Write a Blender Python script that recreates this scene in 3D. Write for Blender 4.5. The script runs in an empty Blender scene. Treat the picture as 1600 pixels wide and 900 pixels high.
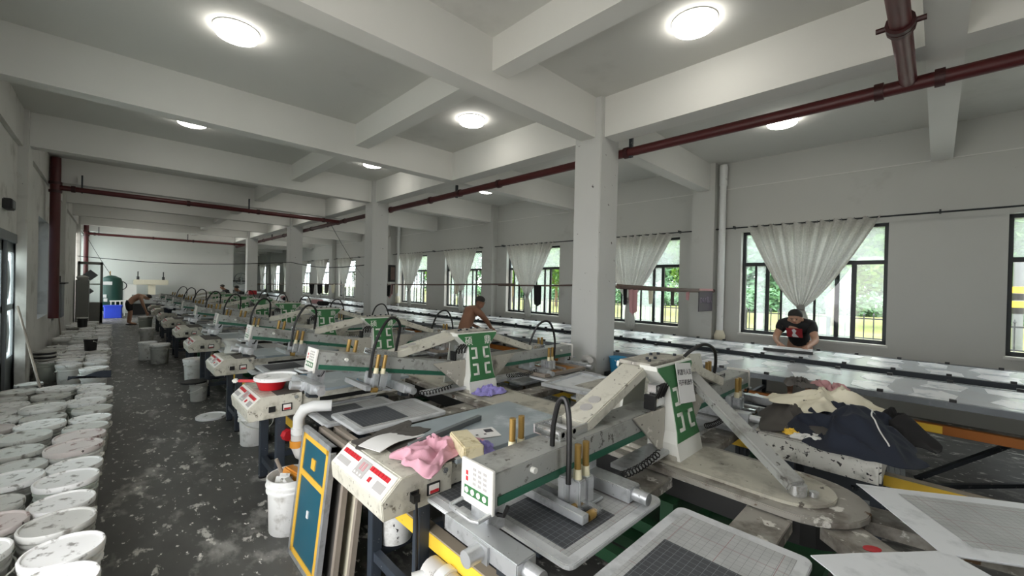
import bpy, bmesh, math, random
from mathutils import Vector, Matrix
random.seed(7)
sc = bpy.context.scene
COL = sc.collection
# ------------------------------------------------------------------ camera, sky, exposure
HCAM = 1.7
FPX, YAW, PITCH, ROLL = 642.25, .7683, -.0058, .0234
_F = Vector((math.sin(YAW)*math.cos(PITCH), math.cos(YAW)*math.cos(PITCH), math.sin(PITCH)))
_R = Vector((math.cos(YAW), -math.sin(YAW), 0)); _U = _R.cross(_F)
_R2 = _R*math.cos(ROLL)+_U*math.sin(ROLL); _U2 = -_R*math.sin(ROLL)+_U*math.cos(ROLL)
cam_d = bpy.data.cameras.new('camera'); cam = bpy.data.objects.new('camera', cam_d); COL.objects.link(cam)
cam_d.sensor_width = 36; cam_d.lens = FPX/1600*36; cam_d.clip_start = .02; cam_d.clip_end = 400
_m = Matrix((( _R2.x, _U2.x, -_F.x, 0), (_R2.y, _U2.y, -_F.y, 0), (_R2.z, _U2.z, -_F.z, HCAM), (0, 0, 0, 1)))
cam.matrix_world = _m
sc.camera = cam
world = bpy.data.worlds.new('overcast_sky'); sc.world = world; world.use_nodes = True
bg = world.node_tree.nodes['Background']
bg.inputs[0].default_value = (.98, .975, .985, 1); bg.inputs[1].default_value = 7.0
LAMP_POWER = 15.5
sc.view_settings.view_transform = 'Standard'; sc.view_settings.look = 'None'
sc.view_settings.gamma = 1; sc.view_settings.use_curve_mapping = False
sc.view_settings.exposure = 0.12
sc.cycles.max_bounces = 8; sc.cycles.diffuse_bounces = 5; sc.cycles.transparent_max_bounces = 16
sc.cycles.sample_clamp_indirect = 6.0; sc.cycles.caustics_reflective = False; sc.cycles.caustics_refractive = False

# ------------------------------------------------------------------ materials
def lin(c):
    if isinstance(c, str):
        c = [int(c[i:i+2], 16)/255 for i in (0, 2, 4)]
    return [(x/12.92 if x <= .04045 else ((x+.055)/1.055)**2.4) for x in c]
MATS = {}
def mat(name, col, rough=.6, metal=0., var=.12, scale=6., stain=None, st=(.6, .7), stscale=3., stretch=(1, 1, 1), bump=0., spec=.5, emit=0.):
    if name in MATS: return MATS[name]
    m = bpy.data.materials.new(name); m.use_nodes = True; nt = m.node_tree; N = nt.nodes; L = nt.links
    b = N['Principled BSDF']; c = lin(col)
    b.inputs['Roughness'].default_value = rough; b.inputs['Metallic'].default_value = metal
    b.inputs['Specular IOR Level'].default_value = spec
    b.inputs['Base Color'].default_value = (*c, 1)
    if emit:
        b.inputs['Emission Color'].default_value = (*c, 1); b.inputs['Emission Strength'].default_value = emit
    if var or stain:
        tc = N.new('ShaderNodeTexCoord'); mp = N.new('ShaderNodeMapping'); mp.inputs['Scale'].default_value = stretch
        L.new(tc.outputs['Object'], mp.inputs['Vector'])
        nz = N.new('ShaderNodeTexNoise'); nz.inputs['Scale'].default_value = scale; nz.inputs['Detail'].default_value = 4
        L.new(mp.outputs[0], nz.inputs['Vector'])
        mx = N.new('ShaderNodeMix'); mx.data_type = 'RGBA'
        mx.inputs[6].default_value = (*[x*(1-var) for x in c], 1); mx.inputs[7].default_value = (*[min(1, x*(1+var)) for x in c], 1)
        L.new(nz.outputs[0], mx.inputs[0]); out = mx.outputs[2]
        for i, s in enumerate(stain if isinstance(stain, list) else ([(stain, st, stscale)] if stain else [])):
            scol, (a, bb), ss = s
            n2 = N.new('ShaderNodeTexNoise'); n2.inputs['Scale'].default_value = ss; n2.inputs['Detail'].default_value = 5; n2.inputs['Roughness'].default_value = .6
            of = N.new('ShaderNodeVectorMath'); of.operation = 'ADD'; of.inputs[1].default_value = (3.1*i+7.7, 1.3*i, 5.*i)
            L.new(mp.outputs[0], of.inputs[0]); L.new(of.outputs[0], n2.inputs['Vector'])
            mr = N.new('ShaderNodeMapRange'); mr.inputs[1].default_value = a; mr.inputs[2].default_value = bb
            L.new(n2.outputs[0], mr.inputs[0])
            m2 = N.new('ShaderNodeMix'); m2.data_type = 'RGBA'; L.new(mr.outputs[0], m2.inputs[0]); L.new(out, m2.inputs[6])
            m2.inputs[7].default_value = (*lin(scol), 1); out = m2.outputs[2]
        L.new(out, b.inputs['Base Color'])
        if bump:
            bp = N.new('ShaderNodeBump'); bp.inputs['Strength'].default_value = bump; bp.inputs['Distance'].default_value = .01
            L.new(nz.outputs[0], bp.inputs['Height']); L.new(bp.outputs[0], b.inputs['Normal'])
    MATS[name] = m; return m
def grid_mat(name, base, line, pitch, w, line2=None, pitch2=None, w2=.05, rough=.5):
    m = bpy.data.materials.new(name); m.use_nodes = True; nt = m.node_tree; N = nt.nodes; L = nt.links; b = N['Principled BSDF']
    b.inputs['Roughness'].default_value = rough
    tc = N.new('ShaderNodeTexCoord'); sx = N.new('ShaderNodeSeparateXYZ'); L.new(tc.outputs['Object'], sx.inputs[0])
    nz = N.new('ShaderNodeTexNoise'); nz.inputs['Scale'].default_value = 9; L.new(tc.outputs['Object'], nz.inputs['Vector'])
    c = lin(base); mx = N.new('ShaderNodeMix'); mx.data_type = 'RGBA'
    mx.inputs[6].default_value = (*[x*.75 for x in c], 1); mx.inputs[7].default_value = (*[min(1, x*1.3) for x in c], 1); L.new(nz.outputs[0], mx.inputs[0])
    out = mx.outputs[2]
    for (lc, p, ww) in [(line, pitch, w)]+([(line2, pitch2, w2)] if line2 else []):
        outs = []
        for ax in (0, 1):
            a = N.new('ShaderNodeMath'); a.operation = 'MULTIPLY'; a.inputs[1].default_value = 1/p; L.new(sx.outputs[ax], a.inputs[0])
            fr = N.new('ShaderNodeMath'); fr.operation = 'FRACT'; L.new(a.outputs[0], fr.inputs[0])
            lt = N.new('ShaderNodeMath'); lt.operation = 'LESS_THAN'; lt.inputs[1].default_value = ww; L.new(fr.outputs[0], lt.inputs[0]); outs.append(lt)
        mm = N.new('ShaderNodeMath'); mm.operation = 'MAXIMUM'; L.new(outs[0].outputs[0], mm.inputs[0]); L.new(outs[1].outputs[0], mm.inputs[1])
        m2 = N.new('ShaderNodeMix'); m2.data_type = 'RGBA'; L.new(mm.outputs[0], m2.inputs[0]); L.new(out, m2.inputs[6]); m2.inputs[7].default_value = (*lin(lc), 1); out = m2.outputs[2]
    L.new(out, b.inputs['Base Color']); MATS[name] = m; return m
def glass_mat(name, tint, refl=.08, dust=0.):
    m = bpy.data.materials.new(name); m.use_nodes = True; nt = m.node_tree; N = nt.nodes; L = nt.links
    N.remove(N['Principled BSDF']); o = N['Material Output']
    t = N.new('ShaderNodeBsdfTransparent'); t.inputs[0].default_value = (*tint, 1)
    g = N.new('ShaderNodeBsdfGlossy'); g.inputs['Roughness'].default_value = .05
    x = N.new('ShaderNodeMixShader'); x.inputs[0].default_value = refl
    if dust:
        tr = N.new('ShaderNodeBsdfTranslucent'); tr.inputs[0].default_value = (.8, .86, .88, 1); y = N.new('ShaderNodeMixShader'); y.inputs[0].default_value = dust
        L.new(t.outputs[0], y.inputs[1]); L.new(tr.outputs[0], y.inputs[2]); t = y
    L.new(t.outputs[0], x.inputs[1]); L.new(g.outputs[0], x.inputs[2]); L.new(x.outputs[0], o.inputs[0]); MATS[name] = m; return m
def cloth_mat(name, col, trans=.5, scale=30):
    m = bpy.data.materials.new(name); m.use_nodes = True; nt = m.node_tree; N = nt.nodes; L = nt.links
    N.remove(N['Principled BSDF']); o = N['Material Output']; c = lin(col)
    tc = N.new('ShaderNodeTexCoord'); nz = N.new('ShaderNodeTexNoise'); nz.inputs['Scale'].default_value = scale; L.new(tc.outputs['Object'], nz.inputs['Vector'])
    mx = N.new('ShaderNodeMix'); mx.data_type = 'RGBA'; mx.inputs[6].default_value = (*[x*.7 for x in c], 1); mx.inputs[7].default_value = (*[min(1, x*1.2) for x in c], 1); L.new(nz.outputs[0], mx.inputs[0])
    d = N.new('ShaderNodeBsdfDiffuse'); t = N.new('ShaderNodeBsdfTranslucent'); L.new(mx.outputs[2], d.inputs[0]); L.new(mx.outputs[2], t.inputs[0])
    x = N.new('ShaderNodeMixShader'); x.inputs[0].default_value = trans
    L.new(d.outputs[0], x.inputs[1]); L.new(t.outputs[0], x.inputs[2]); L.new(x.outputs[0], o.inputs[0]); MATS[name] = m; return m
mat('window_wall_paint', 'bdbeb9', .8, var=.05, scale=1.2, stain=[('a3a39d', (.62, .8), 1.1), ('6f6c66', (.74, .76), 5.)])  # wall paint made darker: backlit shade of the window wall put into the colour
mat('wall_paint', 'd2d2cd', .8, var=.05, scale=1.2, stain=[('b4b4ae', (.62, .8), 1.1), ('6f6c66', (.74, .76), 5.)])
mat('ceiling_paint', 'cfcfca', .85, var=.04, scale=1., stain=[('b9b9b4', (.6, .8), .8)])
mat('beam_paint', 'd8d8d3', .8, var=.04, scale=1.5, stain=[('8b8984', (.75, .77), 3.5)])
mat('column_paint', 'c3c4c1', .7, var=.05, scale=2., stain=[('c4c4bf', (.6, .8), 2.), ('55504f', (.69, .705), 13.)])
mat('dirty_wall', 'c9c9c4', .85, var=.1, scale=2., stain=[('9c9a94', (.55, .75), 2.), ('55534f', (.72, .75), 9.)])
mat('concrete', '4f4f4c', .5, var=.4, scale=5., stain=[('3a3a39', (.48, .7), 1.6), ('8d8c87', (.56, .68), 4.5), ('b9b7b0', (.60, .65), 9.), ('d5d3cc', (.63, .66), 21.)], stretch=(1, .5, 1), bump=.25, spec=.4)
mat('red_pipe', '4c1617', .45, var=.2)
mat('red_dark', '381011', .5, var=.2)
mat('bronze_frame', '2b2f31', .45, metal=.3, var=.1)
mat('steel_rail', '6c7175', .45, metal=.4, var=.15, stain=[('8f9295', (.55, .7), 6.)])
mat('steel_dark', '33383d', .5, metal=.5, var=.25, stain=[('8a8984', (.66, .7), 12.)])
mat('navy_leg', '333a43', .5, var=.2, stain=[('b9bab6', (.68, .7), 16.)])
mat('black', '121313', .5, var=.3)
mat('rubber', '0d0d0e', .45, var=.2)
mat('beige', 'c6c4b7', .5, var=.1, stain=[('8e8a7c', (.52, .68), 6.), ('6b665b', (.62, .70), 19.), ('45413a', (.66, .68), 33.)])
mat('beige_top', 'a9a69b', .55, var=.15, stain=[('6e6b66', (.5, .64), 7.), ('d0cec5', (.62, .66), 13.), ('4c4944', (.65, .67), 27.)])
mat('beige_speck', 'd3d2c8', .55, var=.05, stain=[('9b998f', (.55, .7), 7.), ('2a2826', (.60, .62), 38.)])
mat('beam_grey', 'a3a5a1', .48, metal=.2, var=.1, stain=[('74736d', (.52, .68), 6.), ('5c5b56', (.62, .66), 24.)])
mat('board_white', 'd9dad3', .5, var=.05)
mat('green_sign', '2f6b3c', .5, var=.08)
mat('green_stripe', '1f5a45', .5, var=.2)
mat('green_frame', '1c4a2c', .5, var=.2)
mat('alu', 'c6c9cb', .38, metal=.7, var=.12, stain=[('989b9d', (.52, .68), 9.), ('6a6b6c', (.68, .70), 40.)])
mat('chrome', 'd5d7d8', .22, metal=.9, var=.05)
mat('brass', '96793f', .4, metal=.4, var=.15)
mat('cream_cap', 'd9d3b4', .5, var=.05)
mat('yellow_rail', 'e8bf3c', .5, var=.08, stain=[('7a6b3a', (.66, .7), 9.)])
mat('rail_top', '8f8575', .6, var=.2)
mat('orange_rail', '9a5a1c', .6, var=.2)
mat('plate_metal', '9b9890', .5, metal=.25, var=.15, stain=[('6d675f', (.48, .62), 5.), ('d8d6cf', (.60, .64), 9.), ('5d4630', (.65, .68), 11.)])
mat('plate_paint', 'b3b0a2', .5, var=.12, stain=[('8b877c', (.5, .66), 5.), ('57524b', (.64, .67), 16.)])
mat('platen', 'c2c5c6', .42, var=.1, scale=4, stain=[('9a9d9e', (.52, .7), 6.), ('77797a', (.67, .69), 26.)], spec=.5)
mat('platen_white', 'd3d6d8', .45, var=.05, stain=[('b4b8ba', (.55, .7), 6.)])
grid_mat('grid_dark', '3b3e42', '7a7e82', .026, .05)
grid_mat('grid_light', 'a5a7a6', '7b7b7b', .026, .045, '8d6a6a', .16, .012)
mat('glass_table', '8f9a9f', .28, var=.15, stain=[('bfc6c8', (.55, .7), 3.), ('5b4f40', (.66, .72), 7.)])
mat('panel_white', 'e3e2dc', .45, var=.05, stain=[('a39a8a', (.68, .72), 9.)])
mat('led_red', 'b8222c', .4, var=.15)
mat('screen_grey', 'a7a5a3', .4, var=.05)
mat('pvc', 'd8dad8', .4, var=.05, stain=[('9a958c', (.62, .75), 6.)])
mat('pvc_dirty', 'bcbab6', .5, var=.1, stain=[('5c5751', (.64, .68), 12.)])
mat('valve_red', 'b3222a', .45, var=.1)
mat('rust', 'a6702c', .6, var=.25)
mat('bucket_white', 'e4e5e2', .5, var=.06, stain=[('a9a79f', (.54, .7), 7.), ('2b2b2d', (.68, .69), 16.)])
mat('bucket_green', 'c2cac2', .5, var=.06, stain=[('98a098', (.58, .75), 7.)])
mat('bucket_grey', 'b2b3ae', .55, var=.1, stain=[('7b7a75', (.5, .7), 6.), ('232324', (.72, .73), 12.)])
mat('bucket_black', '1b1c1e', .5, var=.2)
mat('lid_white', 'ecedec', .45, var=.05, stain=[('8f8e8a', (.57, .66), 14.), ('3a3838', (.70, .71), 22.)])
mat('lid_grey', 'cacbc7', .5, var=.08, stain=[('7d7a74', (.55, .65), 10.), ('2e2c2b', (.68, .7), 18.)])
mat('lid_pink', 'cfc7c4', .5, var=.08, stain=[('8a6f6d', (.58, .66), 12.), ('403a3a', (.7, .71), 20.)])
mat('paint_blob', 'cf8a2a', .5, var=.3)
mat('table_top', 'c2c7cc', .24, var=.12, scale=5, stain=[('c4cbd2', (.52, .62), 2.2)], spec=.6)
mat('piece_white', 'f0f2f5', .35, var=.05, stain=[('bcc3ca', (.5, .6), 6.)])
cloth_mat('curtain_cloth', 'bcbab5', .38, 40)
mat('skin', '9c7258', .55, var=.08)
mat('skin_tan', '7d5640', .55, var=.08)
mat('skin_pale', 'b58c74', .55, var=.08)
mat('hair', '17130f', .6, var=.3)
mat('tee_black', '131416', .8, var=.2)
mat('shorts_black', '111214', .8, var=.2)
mat('print_red', '8e1f26', .7, var=.1); mat('print_white', 'd5d5d5', .7, var=.05)
mat('pink_cloth', 'd39fae', .85, var=.08, scale=20)
mat('purple_cloth', '8e86c4', .85, var=.1, scale=15)
mat('navy_cloth', '141c2b', .85, var=.2); mat('black_cloth', '0f0f11', .85, var=.2); mat('grey_cloth', '4a4743', .85, var=.2)
mat('cream_cloth', 'd2cdb7', .85, var=.06); mat('white_cloth', 'd7d7d3', .85, var=.06); mat('rose_cloth', 'b58a8c', .85, var=.1)
mat('teal_screen', '1f5566', .35, var=.1, scale=3); mat('tape_yellow', 'd6a93a', .5, var=.12)
mat('wood_edge', '8c8378', .6, var=.2)
mat('paper', 'dcdcda', .7, var=.03); mat('ink', '3c3c40', .7, var=0)
mat('carton', 'd2c8a6', .7, var=.15, stain=[('8b7a50', (.6, .7), 8.)])
mat('pan_red', 'c3202a', .35, var=.08); mat('can_blue', '2f7ea6', .35, var=.15); mat('tub_blue', '2d86b0', .45, var=.1)
mat('bin_blue', '2440b8', .45, var=.12); mat('tank_green', '173f36', .45, var=.12); mat('cabinet_grey', '7d7e7a', .55, var=.06)
mat('metal_grey', '6f7476', .5, metal=.4, var=.1); mat('sign_purple', '1f0f27', .5, var=.1); mat('sign_ink', '6f6277', .6, var=0)
mat('door_grey', '80817c', .55, var=.1)
mat('wood_rod', '5c4a42', .6, var=.2); mat('iron', '272c2f', .5, var=.1)
mat('lawn', '838d50', .9, var=.25, scale=.6, stain=[('8f8562', (.5, .7), .25)])
mat('yard_bounce', 'd0cdc6', .9, var=.08, scale=1)  # pale tone chosen so the unseen yard bounces daylight up to the ceiling
mat('paving', 'b3ab9f', .9, var=.1, scale=1)
mat('brick_tan', '8f8073', .9, var=.12, scale=2)
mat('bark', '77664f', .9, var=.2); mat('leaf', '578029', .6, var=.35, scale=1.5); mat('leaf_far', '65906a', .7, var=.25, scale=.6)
mat('lamp_rim', 'c9c9c6', .5, var=0)
glass_mat('glass_clear', (.95, .96, .95), .05); glass_mat('glass_tint', (.80, .86, .86), .05, .16); glass_mat('glass_dark', (.25, .28, .30), .12)
_d = bpy.data.materials.new('lamp_glow'); _d.use_nodes = True
_b = _d.node_tree.nodes['Principled BSDF']; _b.inputs['Emission Color'].default_value = (1, .96, .89, 1); _b.inputs['Emission Strength'].default_value = LAMP_POWER
MATS['lamp_glow'] = _d

# ------------------------------------------------------------------ mesh helpers
class MB:
    def __init__(s): s.v = []; s.f = []; s.sm = []; s.m = None
    def add(s, vs, fs, smooth=False):
        o = len(s.v)
        if s.m: vs = [tuple(s.m @ Vector(p)) for p in vs]
        s.v += [tuple(p) for p in vs]; s.f += [tuple(i+o for i in f) for f in fs]; s.sm += [smooth]*len(fs); return s
    def box(s, x0, x1, y0, y1, z0, z1):
        v = [(x, y, z) for z in (z0, z1) for y in (y0, y1) for x in (x0, x1)]
        return s.add(v, [(0, 2, 3, 1), (4, 5, 7, 6), (0, 1, 5, 4), (2, 6, 7, 3), (0, 4, 6, 2), (1, 3, 7, 5)])
    def obox(s, c, size, rot=(0, 0, 0)):
        from mathutils import Euler
        R = Euler(rot).to_matrix(); h = [x/2 for x in size]
        v = [Vector(c)+R @ Vector((x*h[0], y*h[1], z*h[2])) for z in (-1, 1) for y in (-1, 1) for x in (-1, 1)]
        return s.add(v, [(0, 2, 3, 1), (4, 5, 7, 6), (0, 1, 5, 4), (2, 6, 7, 3), (0, 4, 6, 2), (1, 3, 7, 5)])
    def bar(s, p, q, w, h, up=(0, 0, 1)):
        p = Vector(p); q = Vector(q); d = (q-p).normalized(); r = d.cross(Vector(up)).normalized(); u = r.cross(d)
        v = [b+r*(i*w/2)+u*(j*h/2) for b in (p, q) for (i, j) in ((-1, -1), (1, -1), (1, 1), (-1, 1))]
        return s.add(v, [(0, 1, 2, 3), (4, 7, 6, 5), (0, 4, 5, 1), (1, 5, 6, 2), (2, 6, 7, 3), (3, 7, 4, 0)])
    def cyl(s, p, q, r, r2=None, n=12):
        p = Vector(p); q = Vector(q); d = (q-p).normalized(); a = Vector((0, 0, 1)) if abs(d.z) < .9 else Vector((1, 0, 0))
        u = d.cross(a).normalized(); w = d.cross(u); r2 = r if r2 is None else r2
        v = [p+(u*math.cos(2*math.pi*i/n)+w*math.sin(2*math.pi*i/n))*r for i in range(n)]+[q+(u*math.cos(2*math.pi*i/n)+w*math.sin(2*math.pi*i/n))*r2 for i in range(n)]
        s.add(v, [(i, i+n, (i+1) % n+n, (i+1) % n) for i in range(n)], True)
        o = [tuple(range(n)), tuple(reversed(range(n, 2*n)))]
        k = len(s.v)-2*n; s.f += [tuple(i+k for i in f) for f in o]; s.sm += [False, False]; return s
    def lathe(s, prof, n=20, c=(0, 0, 0)):
        v = [(c[0]+r*math.cos(2*math.pi*i/n), c[1]+r*math.sin(2*math.pi*i/n), c[2]+z) for r, z in prof for i in range(n)]
        f = [(j*n+i, j*n+(i+1) % n, (j+1)*n+(i+1) % n, (j+1)*n+i) for j in range(len(prof)-1) for i in range(n)]
        if prof[0][0] > .001: f.append(tuple(reversed(range(n))))
        if prof[-1][0] > .001: f.append(tuple(range((len(prof)-1)*n, len(prof)*n)))
        return s.add(v, f, True)
    def tube(s, pts, r, n=8, closed=False):
        P = [Vector(p) for p in pts]; v = []; f = []; prev = None; m = len(P)
        for i, p in enumerate(P):
            d = (P[min(i+1, m-1)]-P[max(i-1, 0)])
            if closed: d = P[(i+1) % m]-P[i-1]
            d.normalize()
            if prev is None:
                a = Vector((0, 0, 1)) if abs(d.z) < .9 else Vector((1, 0, 0)); u = d.cross(a).normalized()
            else:
                u = (prev-d*prev.dot(d)).normalized()
            prev = u; w = d.cross(u)
            v += [p+(u*math.cos(2*math.pi*k/n)+w*math.sin(2*math.pi*k/n))*r for k in range(n)]
        for i in range(m-(0 if closed else 1)):
            j = (i+1) % m
            f += [(i*n+k, i*n+(k+1) % n, j*n+(k+1) % n, j*n+k) for k in range(n)]
        if not closed: f += [tuple(reversed(range(n))), tuple(range((m-1)*n, m*n))]
        return s.add(v, f, True)
    def prism(s, poly, fn, a, b):
        n = len(poly); v = [fn(p[0], p[1], a) for p in poly]+[fn(p[0], p[1], b) for p in poly]
        return s.add(v, [tuple(range(n)), tuple(reversed(range(n, 2*n)))]+[(i, i+n, (i+1) % n+n, (i+1) % n) for i in range(n)])
    def surf(s, fn, nu, nv, th=0.):
        v = [fn(i/nu, j/nv) for j in range(nv+1) for i in range(nu+1)]; W = nu+1
        f = [(j*W+i, j*W+i+1, (j+1)*W+i+1, (j+1)*W+i) for j in range(nv) for i in range(nu)]
        return s.add(v, f, True)
    def build(s, name, m, parent=None, bev=0., loc=None, solid=0., sharp=40):
        me = bpy.data.meshes.new(name); me.from_pydata(s.v, [], s.f)
        me.polygons.foreach_set('use_smooth', s.sm)
        bm = bmesh.new(); bm.from_mesh(me)
        bmesh.ops.recalc_face_normals(bm, faces=bm.faces)
        if solid: bmesh.ops.solidify(bm, geom=bm.faces[:], thickness=solid)
        if bev:
            es = [e for e in bm.edges if len(e.link_faces) == 2 and e.calc_face_angle(0) > .6]
            bmesh.ops.bevel(bm, geom=es, offset=bev, segments=2, affect='EDGES', clamp_overlap=True)
        bm.to_mesh(me); bm.free()
        if any(s.sm): me.set_sharp_from_angle(angle=math.radians(sharp))
        me.materials.append(MATS[m]); o = bpy.data.objects.new(name, me); COL.objects.link(o)
        if parent: o.parent = parent
        if loc: o.location = loc
        return o
def tag(o, label=None, cat=None, group=None, kind=None):
    for k, v in (('label', label), ('category', cat), ('group', group), ('kind', kind)):
        if v: o[k] = v
    return o
def thing(name, label, cat, loc=(0, 0, 0), rz=0., group=None):
    o = bpy.data.objects.new(name, None); COL.objects.link(o); o.location = loc; o.rotation_euler = (0, 0, rz); o.empty_display_size = .1
    return tag(o, label, cat, group)
def struct(o): return tag(o, kind='structure')
KIDS = {}
def copy_tree(o, parent=None):
    c = o.copy(); COL.objects.link(c); c.parent = parent
    for k in [x for x in bpy.data.objects if x.parent == o] if o.name not in KIDS else KIDS[o.name]: copy_tree(k, c)
    return c
def freeze(o):
    KIDS.clear()
    for x in bpy.data.objects:
        KIDS.setdefault(x.name, [])
        if x.parent: KIDS.setdefault(x.parent.name, []).append(x)
def inst(src, name=None, parent=None, loc=None, rot=None, scale=None, m=None):
    c = src.copy(); COL.objects.link(c); c.parent = parent
    if name: c.name = name
    if loc is not None: c.location = loc
    if rot is not None: c.rotation_euler = rot
    if scale is not None: c.scale = scale
    return c
def text_mesh(s, size, ext=.002):
    cu = bpy.data.curves.new('t', 'FONT'); cu.body = s; cu.size = size; cu.extrude = ext; cu.align_x = 'CENTER'; cu.align_y = 'CENTER'; cu.resolution_u = 2
    o = bpy.data.objects.new('t', cu); COL.objects.link(o); bpy.context.view_layer.update()
    me = bpy.data.meshes.new_from_object(o.evaluated_get(bpy.context.evaluated_depsgraph_get()))
    bpy.data.objects.remove(o); bpy.data.curves.remove(cu); return me
def lettering(name, s, size, m, parent, M, ext=.002):
    me = text_mesh(s, size, ext); me.transform(M); me.materials.clear(); me.materials.append(MATS[m]); me.name = name
    o = bpy.data.objects.new(name, me); COL.objects.link(o); o.parent = parent; return o
ORD = ['first', 'second', 'third', 'fourth', 'fifth', 'sixth', 'seventh', 'eighth', 'ninth', 'tenth', 'eleventh', 'twelfth', 'thirteenth', 'fourteenth', 'fifteenth', 'sixteenth', 'seventeenth', 'eighteenth', 'nineteenth', 'twentieth', 'twenty-first', 'twenty-second', 'twenty-third', 'twenty-fourth', 'twenty-fifth', 'twenty-sixth', 'twenty-seventh', 'twenty-eighth']
# ------------------------------------------------------------------ the hall
XL, XR, XC, YC, BAY, ZB, ZS = -1.0, 8.06, 4.41, 3.06, 6.13, 3.54, 4.03
Y0, YFAR, YEND = -5.0, 26.2, 40.0
YW, WW, WZ0, WZ1 = 1.4815, 1.95, .95, 2.754
struct(MB().box(XL-.3, XR+.3, Y0-.3, YEND+.3, -.2, 0).build('floor', 'concrete'))
def wall_x(name, x0, x1, ya, yb, holes, m):
    b = MB(); y = ya; H = ZS+.1
    for (h0, h1, z0, z1) in sorted(holes):
        b.box(x0, x1, y, h0, 0, H)
        if z0 > 0: b.box(x0, x1, h0, h1, 0, z0)
        b.box(x0, x1, h0, h1, z1, H); y = h1
    b.box(x0, x1, y, yb, 0, H)
    return b
WINS = [YW+i*BAY/2 for i in range(-1, 13)]
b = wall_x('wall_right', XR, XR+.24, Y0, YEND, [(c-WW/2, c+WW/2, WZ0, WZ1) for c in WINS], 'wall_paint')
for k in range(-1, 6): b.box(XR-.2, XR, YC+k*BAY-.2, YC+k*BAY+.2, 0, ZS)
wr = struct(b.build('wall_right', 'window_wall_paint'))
MB().box(XR-.012, XR, Y0, YEND, 3.545, 3.56).build('ledge', 'wall_paint', wr)
LW = [(4.4, 5.6, .95, 2.75), (11.25, 12.78, .89, 2.76), (23.3, 25.9, .6, 3.45)]  # nearest window is unseen, added for daylight; farthest one enlarged for more light
LD = [(.2, 2.7, 0, 2.9), (7.5, 9.33, 0, 2.23), (21.05, 23.1, 0, 3.2)]  # nearest doorway is unseen, added to light the aisle; farthest one enlarged likewise
b = wall_x('wall_left', XL-.24, XL, Y0, YFAR, LW+LD, 'dirty_wall')
for k in range(-1, 4): b.box(XL, XL+.1, YC+k*BAY-.22, YC+k*BAY+.22, 0, ZS)
b.box(XL, XL+.05, Y0, YFAR, 3.5, ZS)
struct(b.build('wall_left', 'dirty_wall'))
struct(MB().box(XL-.24, 4.55, YFAR, YFAR+.2, 0, ZS+.1).build('wall_far', 'wall_paint'))
struct(MB().box(4.35, 4.55, YFAR+.2, YEND, 0, ZS+.1).build('wall_partition', 'wall_paint'))
struct(MB().box(4.35, XR+.3, YEND, YEND+.2, 0, ZS+.1).build('wall_end', 'wall_paint'))
b = MB()
for x0, x1 in ((XL-.24, -.4), (1.4, XR+.24)): b.box(x0, x1, Y0-.24, Y0, 0, ZS+.1)
for x0, x1 in ((-.4, 1.4),): b.box(x0, x1, Y0-.24, Y0, 0, .95); b.box(x0, x1, Y0-.24, Y0, 2.75, ZS+.1)  # opening in this unseen wall, added to admit daylight
struct(b.build('wall_front', 'wall_paint'))
ceil = struct(MB().box(XL-.3, XR+.3, Y0-.3, YEND+.3, ZS, ZS+.15).build('ceiling', 'ceiling_paint'))
TW = .21
for k in range(-2, 13):
    y = YC+k*BAY/2
    x0 = XL if y < YFAR else 4.5
    MB().box(x0, XR, y-TW/2, y+TW/2, ZB, ZS).build('beam', 'beam_paint', ceil)
MB().box(XC-.13, XC+.13, Y0, YEND, ZB+.002, ZS).build('beam', 'beam_paint', ceil)
MB().box(2.53, 2.73, Y0, YFAR, 3.715, ZS).build('beam', 'beam_paint', ceil)
for k in range(-1, 6):
    y = YC+k*BAY
    if y > 22 : continue
    c = struct(MB().box(XC-.197, XC+.197, y-.197, y+.197, 0, ZS).build('column', 'column_paint', bev=.008))
    c['label'] = 'square white painted concrete column'
# lamps: round ceiling panels
def lamp_proto():
    t = thing('ceiling_lamp', 'x', 'lamp', (0, 0, ZS))
    MB().lathe([(.183, -.010), (.187, -.008), (.187, -.002), (.17, 0)], 32).build('rim', 'lamp_rim', t)
    d = MB().lathe([(.0, -.078), (.10, -.078), (.145, -.075), (.165, -.066), (.174, -.05), (.178, -.008)], 32).build('diffuser', 'lamp_glow', t)
    return t
lp = lamp_proto(); freeze(lp); first = True
LAMPN = {(.79, 1): 'round white ceiling lamp over the bucket aisle, nearest the camera', (3.58, 0): 'round white ceiling lamp in the bay before the thick column',
         (3.58, 1): 'round white ceiling lamp just past the first cross beam', (6.48, 0): 'round ceiling lamp half hidden by the long red pipe by the window wall'}
for iy in range(-1, 8):
    for x in (.79, 3.58, 6.48):
        y = 1.51+iy*3.09
        o = lp if first else copy_tree(lp); first = False
        o.location = (x, y, ZS); o['group'] = 'round ceiling lamps'
        row = {.79: 'above the bucket aisle', 3.58: 'above the printing machine', 6.48: 'above the long print tables'}[x]
        o['label'] = LAMPN.get((x, iy), f'round white ceiling lamp {row}, {ORD[iy+1]} of its row')
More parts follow.
